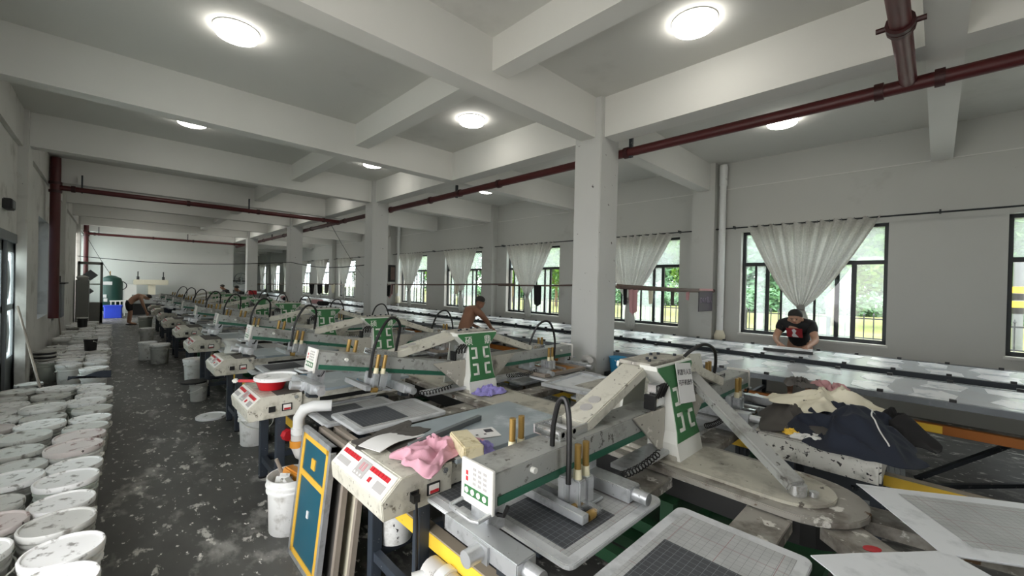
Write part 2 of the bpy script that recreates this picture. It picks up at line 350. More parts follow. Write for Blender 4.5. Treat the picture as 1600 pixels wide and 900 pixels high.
# ------------------------------------------------------------------ windows
def window(n, yc, xf=XR+.14, w=WW, z0=WZ0, z1=WZ1, ang=0):
    t = bpy.data.objects.new(f'window_{n}', None); COL.objects.link(t); t.location = (xf, yc, 0); t.rotation_euler = (0, 0, ang); struct(t)
    d = .03; h = w/2
    b = MB(); b.box(-d, d, -h, -h+.05, z0, z1); b.box(-d, d, h-.05, h, z0, z1); b.box(-d, d, -h, h, z0, z0+.06); b.box(-d, d, -h, h, z1-.05, z1)
    b.build('frame', 'bronze_frame', t)
    zt = z0+(z1-z0)*.68
    MB().box(-d, d, -h+.05, h-.05, zt-.03, zt+.03).build('transom', 'bronze_frame', t)
    fr = [.025, .11, .20, .31, .45, .55, .695, .80, .975]
    for i, q in enumerate(fr[1:-1]):
        y = h-q*w; tw = .03 if i in (1, 5, 6) else .016; xx = .012 if i % 2 else -.012
        MB().box(xx-.012, xx+.012, y-tw, y+tw, z0+.06, zt-.03).build('mullion', 'bronze_frame', t)
    for i in range(8):
        ya, yb = h-fr[i+1]*w, h-fr[i]*w
        MB().box(-.003, .003, ya, yb, z0+.06, zt-.03).build('pane', 'glass_clear' if i in (0, 2, 7) else 'glass_tint', t)
    MB().box(-.003, .003, -h+.05, h-.05, zt+.03, z1-.05).build('pane', 'glass_tint', t)
    s = -1 if ang == 0 else 1
    MB().box(-.16, -.03, -h-.02, h+.02, z0-.03, z0+.004).build('sill', 'wall_paint', t)
    return t
w0 = window(1, WINS[0]); freeze(w0)
for i, c in enumerate(WINS[1:]):
    o = copy_tree(w0); o.location.y = c; o.name = f'window_{i+2}'
for j, (a, c, z0, z1) in enumerate(LW):
    b = MB(); t = bpy.data.objects.new(f'window_{20+j}', None); COL.objects.link(t); t.location = (XL-.19, (a+c)/2, 0); struct(t); h = (c-a)/2  # first of these glazes the unseen opening added for daylight
    for q in (-h, -.025, h-.05): b.box(-.03, .03, q, q+.05, z0, z1)
    b.box(-.03, .03, -h, h, z0, z0+.05).box(-.03, .03, -h, h, z1-.05, z1).box(-.03, .03, -h, h, z0+1.15, z0+1.2)
    b.build('frame', 'bronze_frame', t); MB().box(-.003, .003, -h, h, z0, z1).build('pane', 'glass_tint' if j != 1 else 'glass_dark', t)
# ------------------------------------------------------------------ left side doors
t = bpy.data.objects.new('door_1', None); COL.objects.link(t); t.location = (XL-.06, 0, 0); struct(t)
b = MB(); b.box(-.06, .07, 9.25, 9.33, 0, 2.23).box(-.06, .07, 7.5, 7.58, 0, 2.23).box(-.06, .07, 7.5, 9.33, 2.13, 2.25).box(-.05, .05, 8.36, 8.46, 0, 2.13)
b.build('frame', 'metal_grey', t)
for (a, c) in ((7.58, 8.36), (8.46, 9.25)):
    l = MB().box(-.02, .02, a, a+.1, 0, 2.13).box(-.02, .02, c-.1, c, 0, 2.13).box(-.02, .02, a, c, 0, .55).box(-.02, .02, a, c, 2.0, 2.13).box(-.02, .02, a, c, 1.2, 1.28).build('leaf', 'metal_grey', t)
    MB().box(-.004, .004, a+.1, c-.1, .55, 2.0).build('pane', 'glass_tint', l)
    for zc in (.88, 1.62):
        m = (a+c)/2; MB().prism([(m, zc-.26), (m+.14, zc), (m, zc+.26), (m-.14, zc)], lambda p, q, x: (x, p, q), -.012, .012).build('diamond', 'metal_grey', l)
t = bpy.data.objects.new('door_2', None); COL.objects.link(t); t.location = (XL+.05, 21.02, 0); struct(t)
b = MB().box(0, .07, -.02, .02, 0, 2.2).box(.57, .64, -.02, .02, 0, 2.2).box(0, .64, -.02, .02, 0, .75).box(0, .64, -.02, .02, 2.1, 2.2); b.build('leaf', 'door_grey', t)
MB().box(.07, .57, -.004, .004, .75, 2.1).build('pane', 'glass_clear', t)
for zc, r in ((1.72, .2), (1.15, .1)): MB().prism([(.32, zc-r), (.32+r, zc), (.32, zc+r), (.32-r, zc)], lambda p, q, y: (p, y, q), -.015, .012).build('diamond', 'metal_grey', t)
MB().box(.07, .57, -.012, .012, 1.38, 1.42).build('crossbar', 'door_grey', t)
# ------------------------------------------------------------------ red fire pipes
t = thing('fire_pipe', 'long dark red sprinkler main running under the column beam', 'pipe')
MB().tube([(4.66, -4.9, 3.42), (4.66, 26.1, 3.42)], .055, 14).build('main', 'red_pipe', t)
for y in (.02, .38, 2.78, 5.2, 6.3, 7.3, 9.0, 11.7, 12.2, 14.4, 17.5, 20.5):
    MB().tube([(4.66, y-.03, 3.42), (4.66, y+.03, 3.42)], .07, 14).build('coupling', 'red_dark', t)
for y in (-.6, 2.72, 6.4, 9.6, 13.0, 16.1, 19.2): MB().box(4.64, 4.68, y-.02, y+.02, 3.35, ZB+.3).build('hanger', 'steel_dark', t)
MB().tube([(-.98, .2, 3.44), (4.6, .2, 3.44)], .055, 14).build('branch', 'red_pipe', t)
for x in (3.6, 3.65, 1.0): MB().tube([(x-.02, .2, 3.44), (x+.02, .2, 3.44)], .075, 14).build('coupling', 'red_dark', t)
MB().tube([(3.62, .08, 3.44), (3.62, .32, 3.44)], .018, 8).build('clamp_bolt', 'red_dark', t)
for j, y in enumerate((12.05, 24.1)):
    t = thing('fire_pipe', ['dark red pipe crossing the aisle with a thick riser on the wall', 'farther dark red crossing pipe near the end wall'][j], 'pipe')
    MB().tube([(-.84, y, 3.42), (4.62, y, 3.42)], .05, 14).build('main', 'red_pipe', t)
    MB().tube([(-.86, y, .85 if j == 0 else .9), (-.86, y, 4.0)], .075, 14).build('riser', 'red_pipe', t)
    for z in (3.34, 3.5): MB().tube([(-.86, y, z-.025), (-.86, y, z+.025)], .095, 14).build('coupling', 'red_dark', t)
    for x in (-.62, 1.2, 2.6, 4.2): MB().tube([(x-.03, y, 3.42), (x+.03, y, 3.42)], .064, 14).build('coupling', 'red_dark', t)
    for x in (-.5, 2.4): MB().box(x-.012, x+.012, y-.02, y+.02, 3.36, 3.72).build('hanger', 'steel_dark', t)
# drain pipe by the window-wall pilaster, cables
t = thing('drain_pipe', 'white vertical drain pipe beside the wall pilaster with taped foot', 'pipe', (7.93, 2.74, 0))
MB().tube([(0, 0, .7), (0, 0, 3.98)], .055, 14).build('pipe', 'pvc', t); MB().tube([(0, 0, 3.6), (0, 0, 3.95)], .066, 14).build('sleeve', 'pvc', t)
MB().lathe([(.05, 0), (.10, .03), (.085, .12), (.10, .2), (.06, .3)], 12, (0, 0, .68)).build('wrapping', 'cream_cloth', t)
t = thing('drain_pipe', 'farther slim white drain pipe with a cloth wrapped foot', 'pipe', (7.93, 14.6, 0)); MB().tube([(0, 0, .7), (0, 0, 3.98)], .055, 14).build('pipe', 'pvc', t); MB().lathe([(.05, 0), (.10, .03), (.085, .12), (.10, .2), (.06, .3)], 12, (0, 0, .9)).build('wrapping', 'cream_cloth', t)
def cable(pts, label, r=.008):
    P = [Vector(p) for p in pts]; out = []
    for i in range(len(P)-1):
        for k in range(10): out.append(P[i].lerp(P[i+1], k/10)-Vector((0, 0, .25*math.sin(math.pi*k/10)*(P[i+1]-P[i]).length/12)))
    return tag(MB().tube(out+[P[-1]], r, 6).build('cable', 'rubber'), label, 'cable')
cable([(-.9, 20, 2.35), (4.2, 14.9, 2.3), (4.25, 9.0, 2.12)], 'thin dark cable sagging from the wall across to the columns', .012)
cable([(4.4, 12, 3.3), (7.9, 17, 1.6)], 'loose thin wire slanting down towards the far curtains')
cable([(-.85, 24.2, 3.3), (-.1, 24.8, 1.7)], 'thin wire hanging from the farther riser to the green tank')
cable([(4.66, 9.5, 3.42), (4.66, 9.5, 2.2)], 'short wire dangling from the red main beside a column')
# ------------------------------------------------------------------ outdoors
struct(tag(MB().box(8.35, 200, -90, 160, -.35, -.15).build('lawn', 'lawn')))
struct(MB().box(-60, XL-.31, -60, 90, -.3, -.06).build('ground', 'yard_bounce'))  # unseen bright yard added beyond the aisle wall to supply daylight
pv = struct(MB().box(8.35, 20.2, -60, 90, -.2, -.1).build('pavement', 'paving'))
bk = MB().box(-.9, .9, -.28, .28, 0, .02).build('brick', 'brick_tan', pv, loc=(10, 0, -.1)); n = 0
for i, x in enumerate((15.4, 16.2, 17.0, 17.8, 18.6)):
    for j in range(12):
        y = -8+j*2.4+(i % 2)*1.2
        if n: inst(bk, 'brick', pv, (x, y, -.1), (0, 0, math.pi/2))
        else: bk.location = (x, y, -.1); bk.rotation_euler = (0, 0, math.pi/2)
        n += 1
ft = thing('iron_fence', 'dark wrought iron fence with spear tips outside the windows', 'fence', (20.5, 0, -.1))
b = MB(); b.box(-.018, .018, -.018, .018, .05, .98); b.lathe([(.001, .97), (.05, 1.0), (.02, 1.05), (.001, 1.12)], 6); bar0 = b.build('bar', 'iron', ft, loc=(0, -9, 0))
for i in range(1, 230): inst(bar0, 'bar', ft, (0, -9+i*.28, 0))
for z in (.12, .86): MB().box(-.02, .02, -9, 55, z-.025, z+.025).build('rail', 'iron', ft)
p0 = MB().box(-.06, .06, -.06, .06, -.05, 1.05).build('post', 'iron', ft, loc=(0, -9, 0))
for i in range(1, 22): inst(p0, 'post', ft, (0, -9+i*3.0, 0))
kn = MB().box(-.4, .4, -9, 60, -.2, .0).build('kerb', 'paving'); kn.location = (20.5, 0, -.05); struct(kn)
def crown_mesh(name, n, rx, rz, leaf, m, seed):
    rng = random.Random(seed); v = []; f = []
    lobes = [(rng.uniform(-.6, .6)*rx, rng.uniform(-.6, .6)*rx, rng.uniform(-.75, .7)*rz, rng.uniform(.4, .65)) for _ in range(16)]
    for i in range(n):
        lx, ly, lz, lr = rng.choice(lobes); d = Vector((rng.gauss(0, 1), rng.gauss(0, 1), rng.gauss(0, 1))).normalized()*(rng.random()**.35)
        p = Vector((lx+d.x*rx*lr, ly+d.y*rx*lr, lz+d.z*rz*lr)); a = Vector((rng.gauss(0, 1), rng.gauss(0, 1), rng.gauss(0, .6))).normalized(); c = a.cross(Vector((rng.gauss(0, 1), rng.gauss(0, 1), rng.gauss(0, 1)))).normalized()
        s = leaf*rng.uniform(.6, 1.3); o = len(v)
        v += [p-a*s, p+c*s*.5, p+a*s, p-c*s*.5]; f.append((o, o+1, o+2, o+3))
    me = bpy.data.meshes.new(name); me.from_pydata(v, [], f); me.materials.append(MATS[m]); return me
cm = [crown_mesh('foliage', 5200, 2.6, 2.6, .17, 'leaf', k) for k in range(3)]
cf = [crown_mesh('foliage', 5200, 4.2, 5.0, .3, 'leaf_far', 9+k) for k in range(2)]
tk = MB(); tk.cyl((0, 0, -.2), (0, 0, 2.6), .16, .11, 8); 
for a in range(4): tk.cyl((0, 0, 2.2), (math.cos(a*1.6)*.9, math.sin(a*1.6)*.9, 3.6), .07, .03, 6)
tko = tk.build('trunk', 'bark'); tkm = tko.data; bpy.data.objects.remove(tko)
def tree(x, y, k, sc_, far, lab):
    t = thing('tree', lab, 'tree', (x, y, -.15), k*1.3, 'trees behind the iron fence')
    a = bpy.data.objects.new('trunk', tkm); COL.objects.link(a); a.parent = t; a.scale = (sc_, sc_, sc_*(1.1 if far else .8))
    c = bpy.data.objects.new('foliage', (cf if far else cm)[k % (2 if far else 3)]); COL.objects.link(c); c.parent = t; c.location = (0, 0, 3.9*sc_ if not far else 4.6*sc_); c.scale = (sc_,)*3
k = 0
for y in range(-10, 70, 7):
    k += 1; tree(28+(k*37 % 5), y+(k*13 % 3), k, 1.05+.1*(k % 3), False, f'leafy green street tree behind the fence, {ORD[k-1] if k < 17 else "last"} along its row')
for j, y in enumerate(range(-24, 130, 7)):
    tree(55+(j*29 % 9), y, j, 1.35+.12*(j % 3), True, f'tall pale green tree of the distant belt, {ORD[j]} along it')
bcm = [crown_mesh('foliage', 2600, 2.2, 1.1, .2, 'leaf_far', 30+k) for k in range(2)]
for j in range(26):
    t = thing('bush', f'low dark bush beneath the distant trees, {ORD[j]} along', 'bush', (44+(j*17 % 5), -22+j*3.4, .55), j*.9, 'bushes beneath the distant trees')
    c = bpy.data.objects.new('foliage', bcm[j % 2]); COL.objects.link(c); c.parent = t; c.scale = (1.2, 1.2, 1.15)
po = thing('bollard_post', 'grey post with yellow and black bands beyond the fence', 'post', (22.5, -1.95, -.15))
MB().cyl((0, 0, 0), (0, 0, 3.2), .13, n=12).build('shaft', 'metal_grey', po)
for z in (1.5, 2.0): MB().cyl((0, 0, z), (0, 0, z+.22), .14, n=12).build('band', 'yellow_rail', po)
for z in (1.28, 1.76): MB().cyl((0, 0, z), (0, 0, z+.22), .14, n=12).build('band', 'black', po)
# ------------------------------------------------------------------ curtains and rods
def curtain_obj(yc, knot, seed, width=1.66):
    rng = random.Random(seed); zt, zk, ze = 2.83, 1.46, .86; ph = rng.uniform(0, 6)
    def fn(u, v):
        z = zt+(ze-zt)*v; q = (zt-z)/(zt-zk)
        s = 1 if u < .5 else -1
        if q <= 1:
            w = width*(1-q)**.74+.075
            yy = yc*(1-q)+knot*q
        else:
            t = (q-1)/((zt-ze)/(zt-zk)-1); w = .09+.15*math.sin(math.pi*min(1, t*.75)); yy = knot-.05*t
        fold = .05*(1-q*.75 if q < 1 else .25)*math.sin(u*2*math.pi*10+ph+q*1.2)+.012*math.sin(u*2*math.pi*23+2*ph)*(1-min(q, 1)*.8)+.03*math.sin(u*math.pi)*min(q, 1)
        zz = z+(.018*math.cos(u*2*math.pi*10+ph) if v < .03 else 0)
        if q <= 1: zz -= .10*q*(abs(u-.5)*2)**2*0
        return (XR-.1-fold-.02, yy+(.5-u)*w, zz)
    b = MB().surf(fn, 160, 30)
    return b
for i, c in enumerate(WINS):
    if i == 0: continue
    lab = {1: 'off white curtain tied in a knot behind the man in black', 2: 'off white curtain tied low at the window next to the thick column'}.get(i, f'tied off white curtain, {ORD[i-3]} window along past the thick column')
    kn = [0, .04, .05, .02, -.1, .04][i] if i < 6 else .03
    t = thing('curtain', lab, 'curtain', group='curtains knotted at the windows')
    curtain_obj(c-.03, c+kn, i).build('cloth', 'curtain_cloth', t)
    MB().lathe([(.02, -.05), (.055, -.03), (.06, .02), (.02, .05)], 10, (XR-.12, c+kn, 1.46)).build('knot', 'curtain_cloth', t)
    for r in range(11):
        y = c-.03+(.5-(r+.25)/11)*1.66
        MB().tube([(XR-.1+.022*math.cos(a*.785), y, 2.822+.022*math.sin(a*.785)) for a in range(8)], .004, 5, True).build('ring', 'metal_grey', t)
for k in range(-1, 6):
    ya, yb = YC+k*BAY+.2, YC+(k+1)*BAY-.2
    t = thing('curtain_rod', f'thin dark curtain rod along the window wall, {ORD[k+1]} bay', 'rod', group='curtain rods')
    MB().tube([(XR-.1, ya, 2.822), (XR-.1, yb, 2.822)], .012, 8).build('rod', 'bronze_frame', t)
    for y in (ya+.3, (ya+yb)/2, yb-.3): MB().box(XR-.11, XR, y-.01, y+.01, 2.81, 2.86).build('bracket', 'bronze_frame', t)
def rod(p, q, label, r=.022, m='wood_rod'):
    return tag(MB().tube([p, Vector(p).lerp(Vector(q), .5)-Vector((0, 0, .012)), q], r, 8).build('drying_pole', m), label, 'pole')
rod((4.62, 2.84, 1.72), (7.86, 2.84, 1.69), 'brown drying pole from the thick column to the wall pilaster', .032)
rod((7.55, 5.0, 1.76), (7.6, 8.4, 1.70), 'thin drying pole across the window past the thick column')
rod((7.45, 7.6, 1.74), (7.55, 14.9, 1.63), 'long thin drying pole across two curtained windows')
rod((4.65, 9.1, 1.66), (7.85, 14.9, 1.62), 'slanting drying pole behind the second column')
rod((4.64, 15.4, 1.6), (7.8, 19.5, 1.58), 'drying pole behind the third column')
rod((4.64, 21.5, 1.5), (7.8, 26, 1.5), 'drying pole by the farthest column')
def hang(p, w, h, m, label, seed=1, ax=1):
    rng = random.Random(seed); a = rng.uniform(.2, .5)
    def fn(u, v):
        o = .012*math.sin(u*9+seed); taper = 1-a*v*abs(math.sin(seed+u))
        d = [p[0], p[1], p[2]-h*v*(1-.25*abs(u-.5))]; d[ax] += (u-.5)*w*taper; d[1-ax] += o
        return tuple(d)
    return tag(MB().surf(fn, 8, 8).build('hanging_cloth', m, solid=.006), label, 'cloth')
hang((7.5, 6.85, 1.72), .25, .52, 'black_cloth', 'black rag hanging from the thin pole at a window', 3)
hang((5.0, 2.84, 1.72), .2, .38, 'rose_cloth', 'dusty pink rag hung on the pole near the thick column', 2, 0)
hang((4.8, 2.84, 1.70), .12, .22, 'black_cloth', 'small black rag on the pole beside the pink rag', 5, 0)
hang((5.5, 2.84, 1.70), .16, .22, 'cream_cloth', 'cream rag on the pole before the curtain', 4, 0)
hang((6.2, 2.84, 1.70), .14, .25, 'grey_cloth', 'grey green rag on the pole before the open sash', 6, 0)
hang((6.75, 2.84, 1.70), .12, .18, 'rose_cloth', 'small rosy glove on the pole near the purple sign', 7, 0)
hang((7.5, 10.2, 1.68), .18, .3, 'cream_cloth', 'cream rag on the long thin pole between two windows', 8)
hang((7.5, 13.9, 1.64), .2, .35, 'cream_cloth', 'pale rag on the long thin pole beside a far curtain', 9)
for j in range(6): hang((5.2+.4*j, 10.1+.73*j, 1.64), .14, .3+.05*(j % 3), ['black_cloth', 'grey_cloth', 'rose_cloth'][j % 3], f'dark rag on the slanting pole behind the second column, {ORD[j]} along', 10+j, 0)
for j in range(4): hang((5.3+.5*j, 16.25+.65*j, 1.58), .18, .4, ['black_cloth', 'black_cloth', 'grey_cloth', 'cream_cloth'][j], f'rag on the pole behind the third column, {ORD[j]} along', 20+j, 0)
t = thing('hanging_sign', 'small dark purple banner sign hanging at the pole end by the pilaster', 'sign', (7.45, 2.82, 1.69))
MB().box(-.3, .3, -.006, .006, -.36, .03).build('banner', 'sign_purple', t); MB().box(-.3, .3, -.012, .012, .0, .035).build('hem', 'rose_cloth', t)
lettering('lettering', 'DAY专人', .13, 'sign_ink', t, Matrix.Translation((0, -.009, -.17)) @ Matrix.Rotation(math.pi/2, 4, 'X'))
# ------------------------------------------------------------------ oval printing carousel
PX = 2.4
UNITS = [1.0, 2.85, 4.73, 6.62, 8.58, 10.55, 12.45, 14.35, 16.25]
TABS = [(.94, 1.95), (.80, 3.77), (.87, 5.65), (.84, 7.55), (.86, 9.5), (.82, 11.45), (.85, 13.4), (.84, 15.3), (.85, 17.2)]
def stadium(hw, ya, yb, n=14):
    p = [(PX+hw*math.cos(math.pi+math.pi*i/n), ya+hw+hw*math.sin(math.pi+math.pi*i/n)) for i in range(n+1)]
    return p+[(PX+hw*math.cos(math.pi*i/n), yb-hw+hw*math.sin(math.pi*i/n)) for i in range(n+1)]
flat = lambda x, y, z: (x, y, z)
car = thing('printing_carousel', 'long oval screen printing carousel with grey platens and yellow edge rails', 'machine')
MB().prism(stadium(.27, .18, 18.2), flat, .705, .735).build('deck', 'plate_metal', car, bev=.004)
MB().prism(stadium(.20, .30, 18.1), flat, .735, .750).build('cover', 'plate_paint', car, bev=.003)
MB().prism(stadium(.25, .20, 18.18), flat, .60, .705).build('skirt', 'black', car)
for x in (1.135, 3.72):
    MB().box(x-.03, x+.03, -.2 if x < 2 else -.3, 17.8, .43, .50).build('edge_rail', 'yellow_rail', car)
    MB().box(x-.028, x+.028, -.2 if x < 2 else -.3, 17.8, .50, .508).build('rail_cap', 'rail_top', car)
for i in range(10):
    y = .95+i*1.88
    for x in (1.25, 2.1, 2.7, 3.6): MB().box(x-.035, x+.035, y-.035, y+.035, 0, .60 if 2 < x < 3 else .47).build('post', 'green_frame', car)
    MB().box(1.2, 3.65, y-.03, y+.03, .36, .44).build('cross_member', 'green_frame', car); MB().box(2.0, 2.8, y-.6, y+.6, .30, .36).build('drive_box', 'green_frame', car)
for x in (1.75, 2.1, 2.7, 3.1): MB().box(x-.03, x+.03, .4, 17.6, .38, .44).build('stringer', 'green_frame', car)
def rounded(x0, x1, y0, y1, r, n=4):
    p = []
    for (cx, cy, a) in ((x1-r, y1-r, 0), (x0+r, y1-r, 90), (x0+r, y0+r, 180), (x1-r, y0+r, 270)):
        p += [(cx+r*math.cos(math.radians(a+90*i/n)), cy+r*math.sin(math.radians(a+90*i/n))) for i in range(n+1)]
    return p
# platen prototype, local: inner edge at x=0, outer edge at x=.66 (outwards), y centred
pl = MB().prism(rounded(0, .66, -.235, .235, .035), flat, .762, .782).build('platen', 'platen', car, bev=.003)
fl = MB().box(.05, .62, -.195, .195, .782, .784).build('film', 'grid_light', pl)
fd = MB().box(.28, .60, -.165, .165, .784, .786).build('stencil', 'grid_dark', pl)
ar = MB().box(-.55, .45, -.09, .09, .645, .70).build('platen_arm', 'plate_metal', car, bev=.003); ar2 = MB().box(.1, .4, -.07, .07, .70, .762).build('riser', 'alu', ar)
freeze(pl)
spots = []
for i in range(33):
    y = .51+.54*i
    spots.append((1.74, y, math.pi))
    if y > 1: spots.append((3.06, y, 0.))
spots += [(2.36, .085, -1.017), (1.93, .10, -2.25)]
firstp = True
for (x, y, a) in spots:
    p = pl if firstp else copy_tree(pl, car); r = ar if firstp else copy_tree(ar, car); firstp = False
    if a not in (0., math.pi): x2, y2, a2 = (2.51, .05, -1.40) if a == -1.017 else (2.109, .113, -2.31)
    else: x2, y2, a2 = x, y, a
    if a == -2.25: MB().prism([(-.06+.022*math.cos(k*.523), .034*math.sin(k*.523)) for k in range(12)], flat, .70, .7015).build('red_badge', 'led_red', r)
    p.location = (x, y, -.10 if a in (0., math.pi) and min(abs(y-q[1]) for q in TABS) < .62 else 0); p.rotation_euler = (0, 0, a)
    r.location = (x2, y2, p.location.z); r.rotation_euler = (0, 0, a2)
# white sheet covered platens at the near end
tag(MB().surf(lambda u, v: (-.03+.74*u, -.27+.54*v, .790+.0015*math.sin(7*u+3*v)-.03*max(0, u-.94)-.04*max(0, abs(v-.5)-.46)), 10, 10).build('cover_sheet', 'platen_white', None, solid=.004), 'wrinkled white film sheet over the end platen by the yellow rail', 'sheet')
s = bpy.data.objects['cover_sheet']; s.location = (2.36, .085, 0); s.rotation_euler = (0, 0, -1.017)
s2 = tag(MB().surf(lambda u, v: (-.03+.72*u, -.26+.52*v, .790+.0015*math.sin(6*u+5*v)), 10, 10).build('cover_sheet', 'platen_white', None, solid=.004), 'white film sheet over the turning platen at the very front', 'sheet')
MB().box(.10, .66, -.20, .20, .7915, .7928).build('film', 'grid_light', s)
s2.location = (1.93, .10, 0); s2.rotation_euler = (0, 0, -2.25)
# ------------------------------------------------------------------ print units
def bfn(x, z, t): return (x, (z-.75)*.22-.03+t, z)
def board_poly(i=0., zlo=.75, zhi=1.265):
    H = 1.265-.75; L = [(0, .23), (.05, .23), (.24, .125), (.71, .137), (.83, .155), (1, .155)]
    pts = [(w-i, max(zlo, min(zhi-i, 1.265-t*H))) for t, w in L]
    if zlo > .75: pts = [p for p in pts if p[1] > zlo+.001]+[(.155-i, zlo)]
    return pts+[(-x, z) for x, z in reversed(pts)]
def ymat(M=None): return M
def build_unit(lift, rlift, label, first=False):
    t = thing('print_unit', label, 'machine', (PX, 0, 0), group='print units along the carousel')
    bd = MB().prism(board_poly(), bfn, -.008, .010).build('sign_board', 'board_white', t)
    MB().prism(board_poly(.008, .845), bfn, -.012, -.008).build('green_face', 'green_sign', bd)
    bp_ = board_poly(); nb = len(bp_)//2
    for sd in (bp_[:nb], bp_[nb:]):
        f = MB()
        for (x0, z0), (x1, z1) in zip(sd, sd[1:]):
            y0, y1 = (z0-.75)*.22-.02, (z1-.75)*.22-.02; k = .006 if x0 < 0 else -.006
            f.add([(x0, y0, z0), (x1, y1, z1), (x1, y1+.085, z1), (x0, y0+.085, z0), (x0+k, y0, z0), (x1+k, y1, z1), (x1+k, y1+.085, z1), (x0+k, y0+.085, z0)], [(0, 1, 2, 3), (7, 6, 5, 4), (0, 4, 5, 1), (3, 2, 6, 7), (0, 3, 7, 4), (1, 5, 6, 2)])
        f.build('flange', 'board_white', bd)
    g = MB()
    for s in (-1, 1):
        for z0, z1 in ((1.035, 1.135), (.895, .995)):
            x0, x1 = sorted((s*.035, s*.098)); xv = s*.035
            for (a, b_, c, d) in ((x0, x1, z1-.018, z1), (x0, x1, z0, z0+.018), (min(xv, xv+s*.02), max(xv, xv+s*.02), z0, z1)):
                g.prism([(a, c), (b_, c), (b_, d), (a, d)], bfn, -.016, -.011)
    g.build('emblem', 'board_white', bd)
    for ch, x in (('硕', -.115), ('鼎', .105)) if not first else ():
        lettering('lettering', ch, .085, 'board_white', bd, Matrix.Translation((x, (1.19-.75)*.22-.044, 1.19)) @ Matrix.Rotation(math.pi/2-.2165, 4, 'X'))
    MB().prism(board_poly(), lambda x, z, q: (x, .37-(z-.75)*.10+q, z), -.008, .008).build('back_board', 'board_white', t)
    MB().box(-.225, .225, .115, .315, 1.255, 1.276).build('top_cover', 'beige_top', t, bev=.003)
    bo = MB()
    for x, y in ((-.15, .16), (-.1, .2), (.08, .27), (.14, .25), (-.04, .18), (.18, .16)): bo.cyl((x, y, 1.276), (x, y, 1.29), .011, n=6)
    bo.build('bolt', 'steel_dark', t)
    MB().box(-.11, .11, .14, .18, .78, 1.25).build('inner_post', 'board_white', t)
    MB().box(-.165, .165, -.02, .40, .737, .775).build('foot', 'beige_top', t, bev=.004)
    v = MB().box(-.25, -.12, .07, .13, 1.045, 1.095).box(-.22, -.13, .08, .13, 1.10, 1.16).build('valve_block', 'chrome', t)
    b = MB()
    for k in range(4): b.tube([(-.24+.03*k, .07, 1.09), (-.25+.03*k, .05, 1.13), (-.2+.03*k, .055, 1.17), (-.17+.02*k, .085, 1.15)], .006, 6)
    b.box(-.26, -.24, .065, .13, 1.03, 1.11).build('air_hose', 'rubber', v)
    for s in (-1, 1):
        L = lift if s < 0 else rlift
        pv = Vector((-.3, 0, .96)); M0 = Matrix.Translation(pv) @ Matrix.Rotation(L/1.1, 4, 'Y') @ Matrix.Translation(-pv)
        S = Matrix.Translation((0, .035, 0)) @ (Matrix.Scale(-1, 4, (1, 0, 0)) if s > 0 else Matrix.Identity(4))
        def mb(flatm=False):
            q = MB(); q.m = S if flatm else S @ M0; return q
        bm_ = mb().box(-1.42, -.1, .05, .21, .90, 1.025).build('arm_beam', 'beam_grey', t, bev=.004)
        mb().box(-1.40, -.12, .044, .05, .907, .938).build('stripe', 'green_stripe', bm_)
        mb().cyl((-1.22, .05, .985), (-1.22, .03, .985), .012, n=10).build('button', 'board_white', bm_)
        ep = mb().box(-1.434, -1.42, .04, .22, .88, 1.04).build('end_panel', 'panel_white', t, bev=.002)
        mb().box(-1.436, -1.434, .062, .198, .912, .945).build('key_strip', 'green_sign', ep)
        for k in range(4): mb().cyl((-1.434, .08+.034*k, .929), (-1.438, .08+.034*k, .929), .011, n=10).build('key', 'panel_white', ep)
        q = mb()
        for k in range(2): q.box(-1.4355, -1.434, .178, .19, .962+.022*k, .978+.022*k)
        q.build('lamp_red', 'led_red', ep)
        q = mb()
        for r in range(4):
            for k in range(3): q.box(-1.4355, -1.434, .072+.03*k, .09+.03*k, .957+.018*r, .967+.018*r)
        q.build('legend', 'screen_grey', ep)
        mb().tube([(-1.43, .05, .885), (-1.49, .05, .88), (-1.50, .07, .88), (-1.50, .19, .88), (-1.49, .21, .88), (-1.43, .21, .885)], .008, 8).build('pull_handle', 'alu', t)
        for nm, x, zc in (('outer', -1.45, .775), ('inner', -.785, .79)):
            xo = .07 if nm == 'outer' else 0; up = mb().box(x-.04+xo, x+.045+xo, .075, .175, zc+(.02 if xo else .055), .90).build('bracket', 'alu', t, bev=.003)
            cb = mb().box(x-.045, x+.045, -.15, .24, zc, zc+.06).build('clamp_bar', 'alu', t, bev=.004)
            mb().cyl((x, -.15, zc+.028), (x, -.215, zc+.028), .026, n=14).build('knob', 'alu', cb)
            if nm == 'outer':
                mb().box(x-.055, x-.045, -.02, .06, zc-.005, zc+.055).cyl((x-.05, .02, zc+.025), (x-.115, .02, zc+.025), .028, n=14).build('knob', 'alu', cb)
                mb().tube([(x+.07, .07, .86), (x+.075, .04, .865), (x+.085, .03, .90)], .008, 6).build('lever', 'rubber', cb)
            mb().box(x-.03, x+.03, -.10, -.04, zc-.03, zc).build('jaw', 'steel_dark', cb)
        mb().box(-1.06, -.89, .012, .05, .80, .915).build('carriage_block', 'alu', t, bev=.004)
        ca = mb().box(-1.09, -.87, -.05, .29, .787, .80).build('carriage', 'alu', t, bev=.003)
        for (y, z0, xs) in ((-.01, .79, (-1.005, -.95)), (.255, .86, (-1.13, -1.075))):
            for x in xs:
                q = mb().box(x-.025, x+.025, y-.03, y+.024, z0+.005, z0+.115).build('cylinder', 'alu', t, bev=.006)
                mb().cyl((x, y, z0+.115), (x, y, z0+.155), .019, .017, n=12).build('cap', 'cream_cap', q)
                mb().cyl((x, y, z0+.155), (x, y, z0+.255), .0145, n=12).build('rod', 'brass', q)
        sq = mb().box(-1.115, -1.075, -.12, .25, .795, .83).build('squeegee', 'alu', t, bev=.003)
